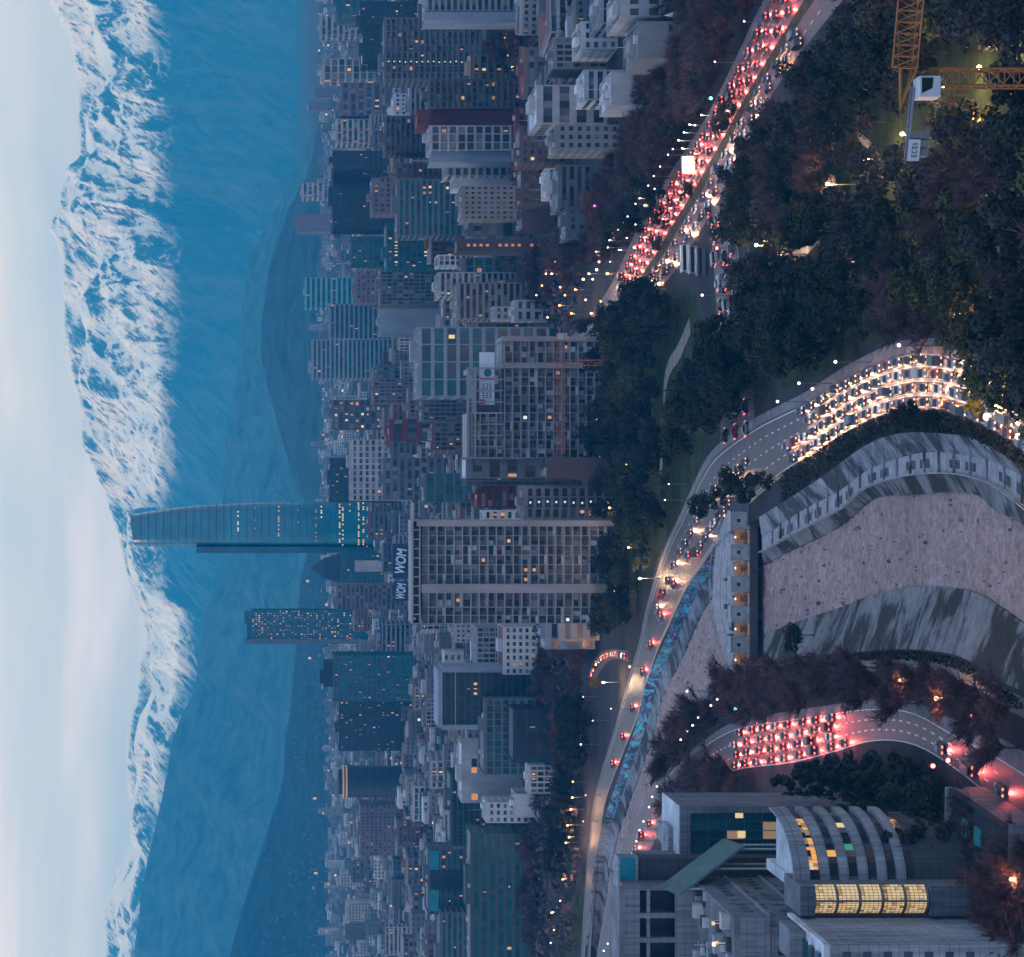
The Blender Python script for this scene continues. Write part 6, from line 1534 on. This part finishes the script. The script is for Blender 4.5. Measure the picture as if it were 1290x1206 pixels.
# tall framed pavilion with big dark openings
Y = 440.0; e, hw = near_block('framed_block', 'grey block with a grid of big dark openings at the bottom edge', Y, 0, 1116, 1250, 18); zt = ZT(787, Y)
q = MB(); zz = [ZT(x, Y) for x in (866, 851, 819, 815, 806, 787)]
q.box(-hw, hw, 0, 1.0, zz[4], zt); q.box(-hw, hw, .02, 1.0, zz[2], zz[3]); q.box(-hw, hw, 0, 1.0, 0, zz[1])
for y in (1116, 1151, 1182, 1214, 1245): x = XW(y, Y) - e.location.x; q.box(max(-hw - .02, x - .9), min(hw + .02, x + .1), -.03, 1.02, 0, zt - .02)
q.box(-hw + .1, hw - .1, 9, 18, 0, zt); q.box(hw - .8, hw, 1.0, 9, 0, zt); q.box(-hw, -hw + .8, 1.0, 9, 0, zt); q.build('wall', FR, e)
q = MB(); q.box(-hw + .8, hw - .8, 6, 6.2, 0, zt - .5); q.build('glazing', GD, e); q = MB(); q.box(-hw, hw, 0, 18, zt, zt + .3); q.box(-hw, hw, -.05, .4, zt + .3, zt + 1.1); q.build('roof', ROOF, e)
# turquoise roof box on its corner and terraces stepping to the river
Y = 446.0; e = empty('roof_box', 'bright turquoise box with a pale rim on the corner of the stepped terraces', 'roof box', (XW(1099, Y), Y, 0)); z0, z1 = ZT(801, Y), ZT(781, Y); hw = 18 * Y / F
q = MB(); q.box(-hw, hw, 0, 5, z0, z1); q.build('tank_side', mat('turquoise_paint', (0.010,0.19,0.25), .5, .2, .4), e)
q = MB(); q.box(-hw - .2, hw + .2, -.2, 5.2, z1, z1 + .5); q.box(-hw - .2, hw + .2, -.2, 5.2, z0 - .5, z0); q.build('rim', FRL, e); q = MB(); q.box(-hw, hw, .3, 4.8, 0, z0 - .5); q.build('base', FRD, e)
for (lb, xt, ya, yb, dpt, Y, m) in (('pale stepped terrace with a railing right of the turquoise box',842,1042,1085,8,462.0,FRL),('grey terrace block under the turquoise box',806,1082,1118,10,452.0,FR),('tall grey side wall with a dark opening beside the glass office',834,1040,1062,6,470.0,FRL)):
    e = empty('terrace', lb, 'terrace block', (XW((ya + yb)/2, Y), Y, 0)); hw = (yb - ya) * Y / F / 2; zt = ZT(xt, Y)
    q = MB(); q.box(-hw, hw, 0, dpt, 0, zt); q.build('wall', m, e); q = MB(); q.box(-hw * .6, hw * .6, -.08, .1, zt - 4.2, zt - 1.2); q.build('opening', GD, e)
    q = MB()
    for k in range(6): x = -hw + 2*hw*k/5; q.tube((x, .1, zt), (x, .1, zt + 1.0), .05, n=4)
    q.tube((-hw, .1, zt + 1.0), (hw, .1, zt + 1.0), .05, n=4); q.tube((-hw, .1, zt + .5), (hw, .1, zt + .5), .04, n=4); q.build('railing', METAL, e)
# roof deck with clutter, sloping green roof, tarpaulin
Y = 398.0; zt = 46.1; e = empty('roof_deck_building', 'lower building whose grey roof deck is cluttered with machines and lamps', 'building', (-88.5, Y, 0)); hw = 9.6
q = MB(); q.box(-hw * 1.5, hw, 0, 40, 0, zt); q.box(-hw*1.5, hw + .5, -.5, 0, zt - 5.2, zt - 4.6); q.box(hw - 2.2, hw - 1.6, -.3, 0, 0, zt - 5.2); q.build('wall', FR, e)
q = MB(); q.box(-hw * 1.5, hw, .02, 39.9, zt, zt + .2); q.box(-hw*1.5, hw, 0, .4, zt + .2, zt + 1.2); q.box(hw - .4, hw, .4, 40, zt + .2, zt + 1.2); rf = q.build('roof', ROOF, e)
q = MB()
for k in range(7):
    for j in range(11):
        x = -hw*1.4 + 2.3*hw*k/6.5; z = zt - 8.4 - j * 3.3; q.box(x - .75, x + .75, -.06, .1, z, z + 1.7)
q.build('glazing', GD, e)
q = MB()
for k in range(12):
    for j in range(8): q = MB(); z = zt - 3.4 - j * 3.4; q.box(hw - .1, hw + .06, 1.5 + k * 3.2, 3.6 + k * 3.2, z, z + 1.8); q.build('side_window', GM if (k * 7 + j * 3) % 5 else GC, e)
q = MB(); q.box(hw, hw + .5, 0, 40, zt - 5.4, zt - 5.0); q.box(hw, hw + .5, 0, 40, zt - 12.2, zt - 11.8); q.box(hw, hw + .45, 12, 12.8, 0, zt - .2); q.build('cornice', FRL, e)
rr = random.Random(31)
for k in range(46):
    x, y, s = rr.uniform(-hw*1.2, hw - 1), rr.uniform(1, 36), rr.uniform(.4, 1.7); q = MB(); q.box(x - s, x + s, y - s*.6, y + s*.6, zt + .2, zt + .2 + s * rr.uniform(.5,1.6))
    if rr.random() < .3: q.tube((x, y, zt + .2), (x, y, zt + 3.5), .07, n=5)
    q.build('air_unit', rr.choice((METAL, FRL, FRD, METAL)), rf)
for k in range(6):
    q = MB(); x, y = rr.uniform(-hw, hw - 1), rr.uniform(2, 22); q.box(x - .3, x + .3, y - .3, y + .3, zt + 2.4, zt + 2.9); q.tube((x, y, zt), (x, y, zt + 2.4), .06, n=4); q.build('roof_lamp', LY if k % 2 else LWH, rf)
GRN = mat('green_roof', (0.055,0.105,0.105), .7, .25, .4)
a, b = Vector((XW(1066,432), 432, ZT(940,432))), Vector((XW(1128,428), 428, ZT(858,428))); e = empty('sloping_roof', 'long grey green roof slab sloping across the glass office', 'roof slab', tuple((a + b) / 2)); c = (a + b) / 2; a -= c; b -= c
q = MB(); n_ = Vector((0,9,2.0)); t = Vector((0,0,.7)); q.face([a, b, b + n_, a + n_]); q.face([a + n_ + t, b + n_ + t, b + t, a + t]); q.face([a + t, b + t, b, a]); q.face([a, a + n_, a + n_ + t, a + t]); q.face([b + t, b + n_ + t, b + n_, b]); q.build('slab', GRN, e)
q = MB()
for f in (.1,.5,.9): p = a.lerp(b, f); q.tube(p + Vector((0,2,0)), Vector((p.x, p.y + 2, -c.z * .55)), .25, n=6); q.tube(p + Vector((0,7,1)), Vector((p.x, p.y + 7, -c.z * .55)), .25, n=6)
q.build('column', METAL, e)
# round fronted building with white spandrel bands
Y = 392.0; xc = XW(1113, Y); e = empty('round_fronted_building', 'building with a curved front of white bands and lit window strips', 'building', (xc, Y, 0)); Wd = 76 * Y / F; Dp = 20.0
def arc(z, out=0.0, n=16):
    return [(( Wd + out) * math.sin(t) , Dp - (Dp + out) * math.cos(t), z) for t in [math.pi / 2 * k / n for k in range(n + 1)]]
zb_ = [ZT(x, Y) for x in (1021,1046,1070,1094,1118,1142)]; bh = 11.5 * Y / F
for k, z in enumerate(zb_):
    q = MB(); o_, i_ = arc(z, 0), arc(z + bh, 0); ob, ib = arc(z, -1.2), arc(z + bh, -1.2); q.loft([o_, i_]); q.loft([i_, ib]); q.loft([ob, o_]); q.build('white_band', FRL, e)
    if k < len(zb_):
        zl = z - (12.5 * Y / F); q = MB(); A1, A2 = arc(zl, -.8, 14), arc(z, -.8, 14)
        for i in range(14):
            m_ = {0: 4 if 1 < i < 11 else 0, 1: 4 if i == 4 else 1 if i % 3 == 0 else 0, 2: 3 if i in (9,) else 5 if i == 5 else 2 if i % 4 == 0 else 0}.get(k, 1 if i % 5 == 0 else 0)
            if k == 0 and m_ == 4:
                for (t0, t1, z0_, z1_) in ((0,.48,0,.5),(.52,1,0,.5),(0,.48,.5,1),(.52,1,.5,1)):
                    P = [Vector(A1[i]).lerp(Vector(A1[i+1]), t) for t in (t0, t1)]; dz = A2[i][2] - A1[i][2]
                    q.face([P[0] + Vector((0,0,dz*z0_)), P[1] + Vector((0,0,dz*z0_)), P[1] + Vector((0,0,dz*z1_)), P[0] + Vector((0,0,dz*z1_))], rr.choice((4,4,4,3,6,6,0)))
                continue
            q.face([A1[i], A1[i+1], A2[i+1], A2[i]], m_)
        q.build('window_strip', [GD, GM, GC, LY, mat('lit_amber', (.3,.2,.1), .6, .5, .8, emit=(1.0,.46,.10), es=.75), mat('lit_green', (.05,.2,.1), .6, 0, emit=(.1,.6,.35), es=.35), LD], e)
q = MB(); q.face([(0, Dp, zb_[0] + bh - .1)] + [(p[0], p[1], zb_[0] + bh - .1) for p in arc(0, -.3)]); q.box(-2, .0, .6, Dp + 6, 0, zb_[0] + bh + .4); rf = q.build('roof', ROOFP, e)
q = MB(); q.loft([arc(0, -1.0), arc(zb_[0], -1.0)]); q.build('core_wall', FRD, e)
q = MB(); A1, A2 = arc(zb_[0] + bh, -.1), arc(zb_[0] + bh + 1.3, -.1); q.loft([A1, A2]); q.loft([A2, arc(zb_[0] + bh + 1.3, -.6)]); q.build('parapet', FRL, e)
# lit glass bay
Y2 = 389.0; xa, xb = XW(1151, Y2), XW(1113, Y2); e = empty('glazed_atrium', 'tall bowed glass bay lit yellow from inside beside the white banded front', 'atrium', ((xa + xb) / 2, Y2, 0)); hw = (xb - xa) / 2
z0, z1 = ZT(1165, Y2), ZT(1023, Y2); LAT = mat('atrium_glow', (.25,.2,.12), .5, .35, .9, emit=(1.0,0.66,0.30), es=.62); LAT2 = mat('atrium_glow_pale', (.25,.2,.12), .5, .35, .9, emit=(1.0,0.78,0.45), es=.62)
LATD = mat('atrium_dim', (.25,.2,.12), .5, .35, .9, emit=(1.0,0.60,0.26), es=.36); LATX = mat('atrium_shade', (.16,.14,.12), .5, .35, .9, emit=(1.0,0.55,0.25), es=.16)
def bow(u): return -2.2 * (1 - u * u)
for k in range(5):
    za, zc = z0 + (z1 - z0) * k / 5, z0 + (z1 - z0) * (k + 1) / 5
    for s in (0, 1):
        q = MB(); us = [-1 + s + j / 6 for j in range(7)]
        q.loft([[(u * hw * .97, bow(u), za + .25 + (zc - za - .5) * j / 5) for u in us] for j in range(6)]); base_ = rr.uniform(0, 1.2); q.m = [min(3, max(0, int(rr.gauss(base_ + (1.4 if i >= 24 else .4), .9)))) for i in range(len(q.m))]; q.build('lit_pane', [LAT2, LAT, LATD, LATX], e)
q = MB(); us = [-1 + j / 6 for j in range(13)]
for k in range(6):
    z = z0 + (z1 - z0) * k / 5
    for u, v in zip(us, us[1:]): q.tube((u * hw, bow(u) - .1, z), (v * hw, bow(v) - .1, z), .22, n=5)
for u in (-1, 0, 1): q.tube((u * hw, bow(u) - .1, z0), (u * hw, bow(u) - .1, z1), .2, n=5)
for k in range(26):
    z = z0 + (z1 - z0) * k / 25
    for u, v in zip(us, us[1:]): q.tube((u * hw, bow(u) - .04, z), (v * hw, bow(v) - .04, z), .045, n=3, cap=False)
for u in us: q.tube((u * hw, bow(u) - .04, z0), (u * hw, bow(u) - .04, z1), .045, n=3, cap=False)
q.build('glazing_bars', mat('bar_grey', (.10,.11,.12), .5, .1, .5), e)
q = MB(); q.box(-hw, hw, -2.3, 10, z1, z1 + 2.6); q.box(-hw, hw, .8, 10, 0, z1); q.box(-hw, hw, -2.3, .8, 0, z0 - .3); q.build('wall', FR, e)
# side wall with round windows
e = empty('side_wing', 'plain dark wing with a vertical row of round windows beside the lit glass bay', 'wing', (XW(1160, Y2), Y2, 0)); hw = 9 * Y2 / F
q = MB(); q.box(-hw - 3, hw, -.8, 10, 0, ZT(1008, Y2)); q.build('wall', FRD, e)
for x, m in ((1029,LY),(1054,GD),(1077,LY),(1101,GD),(1126,GD)):
    q = MB(); q.prism([(math.cos(t*.5236) * .55, math.sin(t*.5236) * .55) for t in range(12)], 0, .15); o = q.build('round_window', m, e); o.rotation_euler = (math.pi/2, 0, 0); o.location = (hw * .1, -.82, ZT(x, Y2))
# pale block in the corner
Y = 366.0; e = empty('corner_block', 'pale grey block with skylight strips on its roof at the bottom edge', 'building', (XW(1190, Y), Y, 0)); zt = ZT(1046, Y); wd = 30.0
q = MB(); q.box(-wd, 0, 0, 26, 0, zt); q.build('wall', FRL, e); q = MB(); q.box(-wd, 0, .02, 25.9, zt, zt + .25); q.box(-wd, 0, -.15, .4, zt + .25, zt + 1.1); q.box(-.4, .15, .4, 26, zt + .25, zt + 1.1); rf = q.build('roof', ROOFP, e)
for k in range(4): q = MB(); q.box(-wd * .55, -2.5, 5 + k * 4.6, 7.2 + k * 4.6, zt + .25, zt + .8); q.build('skylight', [GT2], rf)
q = MB(); q.box(-6, -.8, 16, 24, zt + .25, zt + 3); q.build('machine_room', FR, rf)
q = MB()
for j in range(7): q.box(-wd + 1, -1.2, -.05, .1, zt - 3.4 - j * 3.4, zt - 2.0 - j * 3.4)
q.build('glazing', GM, e)
# blue grey block and the dark roof with skylights
Y = 400.0; e = empty('blue_block', 'blue grey block with a dark roof edge behind the reddish trees', 'building', (XW(1061, Y), Y, 0)); zt = ZT(1196, Y)
q = MB(); q.box(-22, 0, 0, 9, 0, zt); q.build('wall', FRL, e); q = MB(); q.box(-22, -.02, .05, 8.9, zt, zt + .2); q.build('roof', mat('roof_blue', (.06,.085,.11), .8, .2, .3), e)
q = MB(); q.box(-6.5, -6.0, 3, 3.5, zt + .2, zt + .9); q.build('roof_lamp', LC, e)
Y = 388.0; z = 6.0; e = empty('dark_roof_hall', 'low hall with a dark roof and two turquoise skylights by the near road', 'hall', (-63.0, Y, 0), math.radians(-4))
q = MB(); q.box(-8.5, 5.5, -14, 17, 0, z); q.build('wall', FR, e); q = MB(); q.box(-8.5, 5.5, -13.9, 16.9, z, z + .2); q.box(-8.5, 5.5, 16.2, 17, z + .2, z + 1.4, 1); q.box(-8.5, -7.9, -14, 16.2, z + .2, z + 1.4, 1); q.box(4.9, 5.5, -14, 16.2, z + .2, z + .9); rf = q.build('roof', [mat('roof_tar', (.020,.022,.028), .9, .3, .3), FRL], e)
for k in range(2): q = MB(); q.box(-1.6, 1.6, -1 + k * 7, 2.6 + k * 7, z + .2, z + .6); q.build('skylight', mat('skylight_teal', (.03,.20,.22), .4, .1, .5), rf)
# gazebo and blue tarpaulin in the park
p = G(1282, 345); e = empty('striped_shelter', 'park shelter with a pale striped roof at the edge of the photo', 'shelter', (p[0], p[1], 0), .5)
q = MB()
for k in range(10): q.box(-4 + k * .8, -3.75 + k * .8, -4, 4, 4.0, 4.15)
q.box(-4.1, 4.1, -4.1, -3.9, 3.8, 4.0); q.box(-4.1, 4.1, 3.9, 4.1, 3.8, 4.0)
for a in (-3.8, 3.8):
    for b in (-3.8, 3.8): q.tube((a, b, 0), (a, b, 3.9), .12, n=6)
q.build('slatted_roof', FRL, e); q = MB(); q.box(-3, 3, -3, 3, 0, .3); q.build('floor_slab', pale, e)
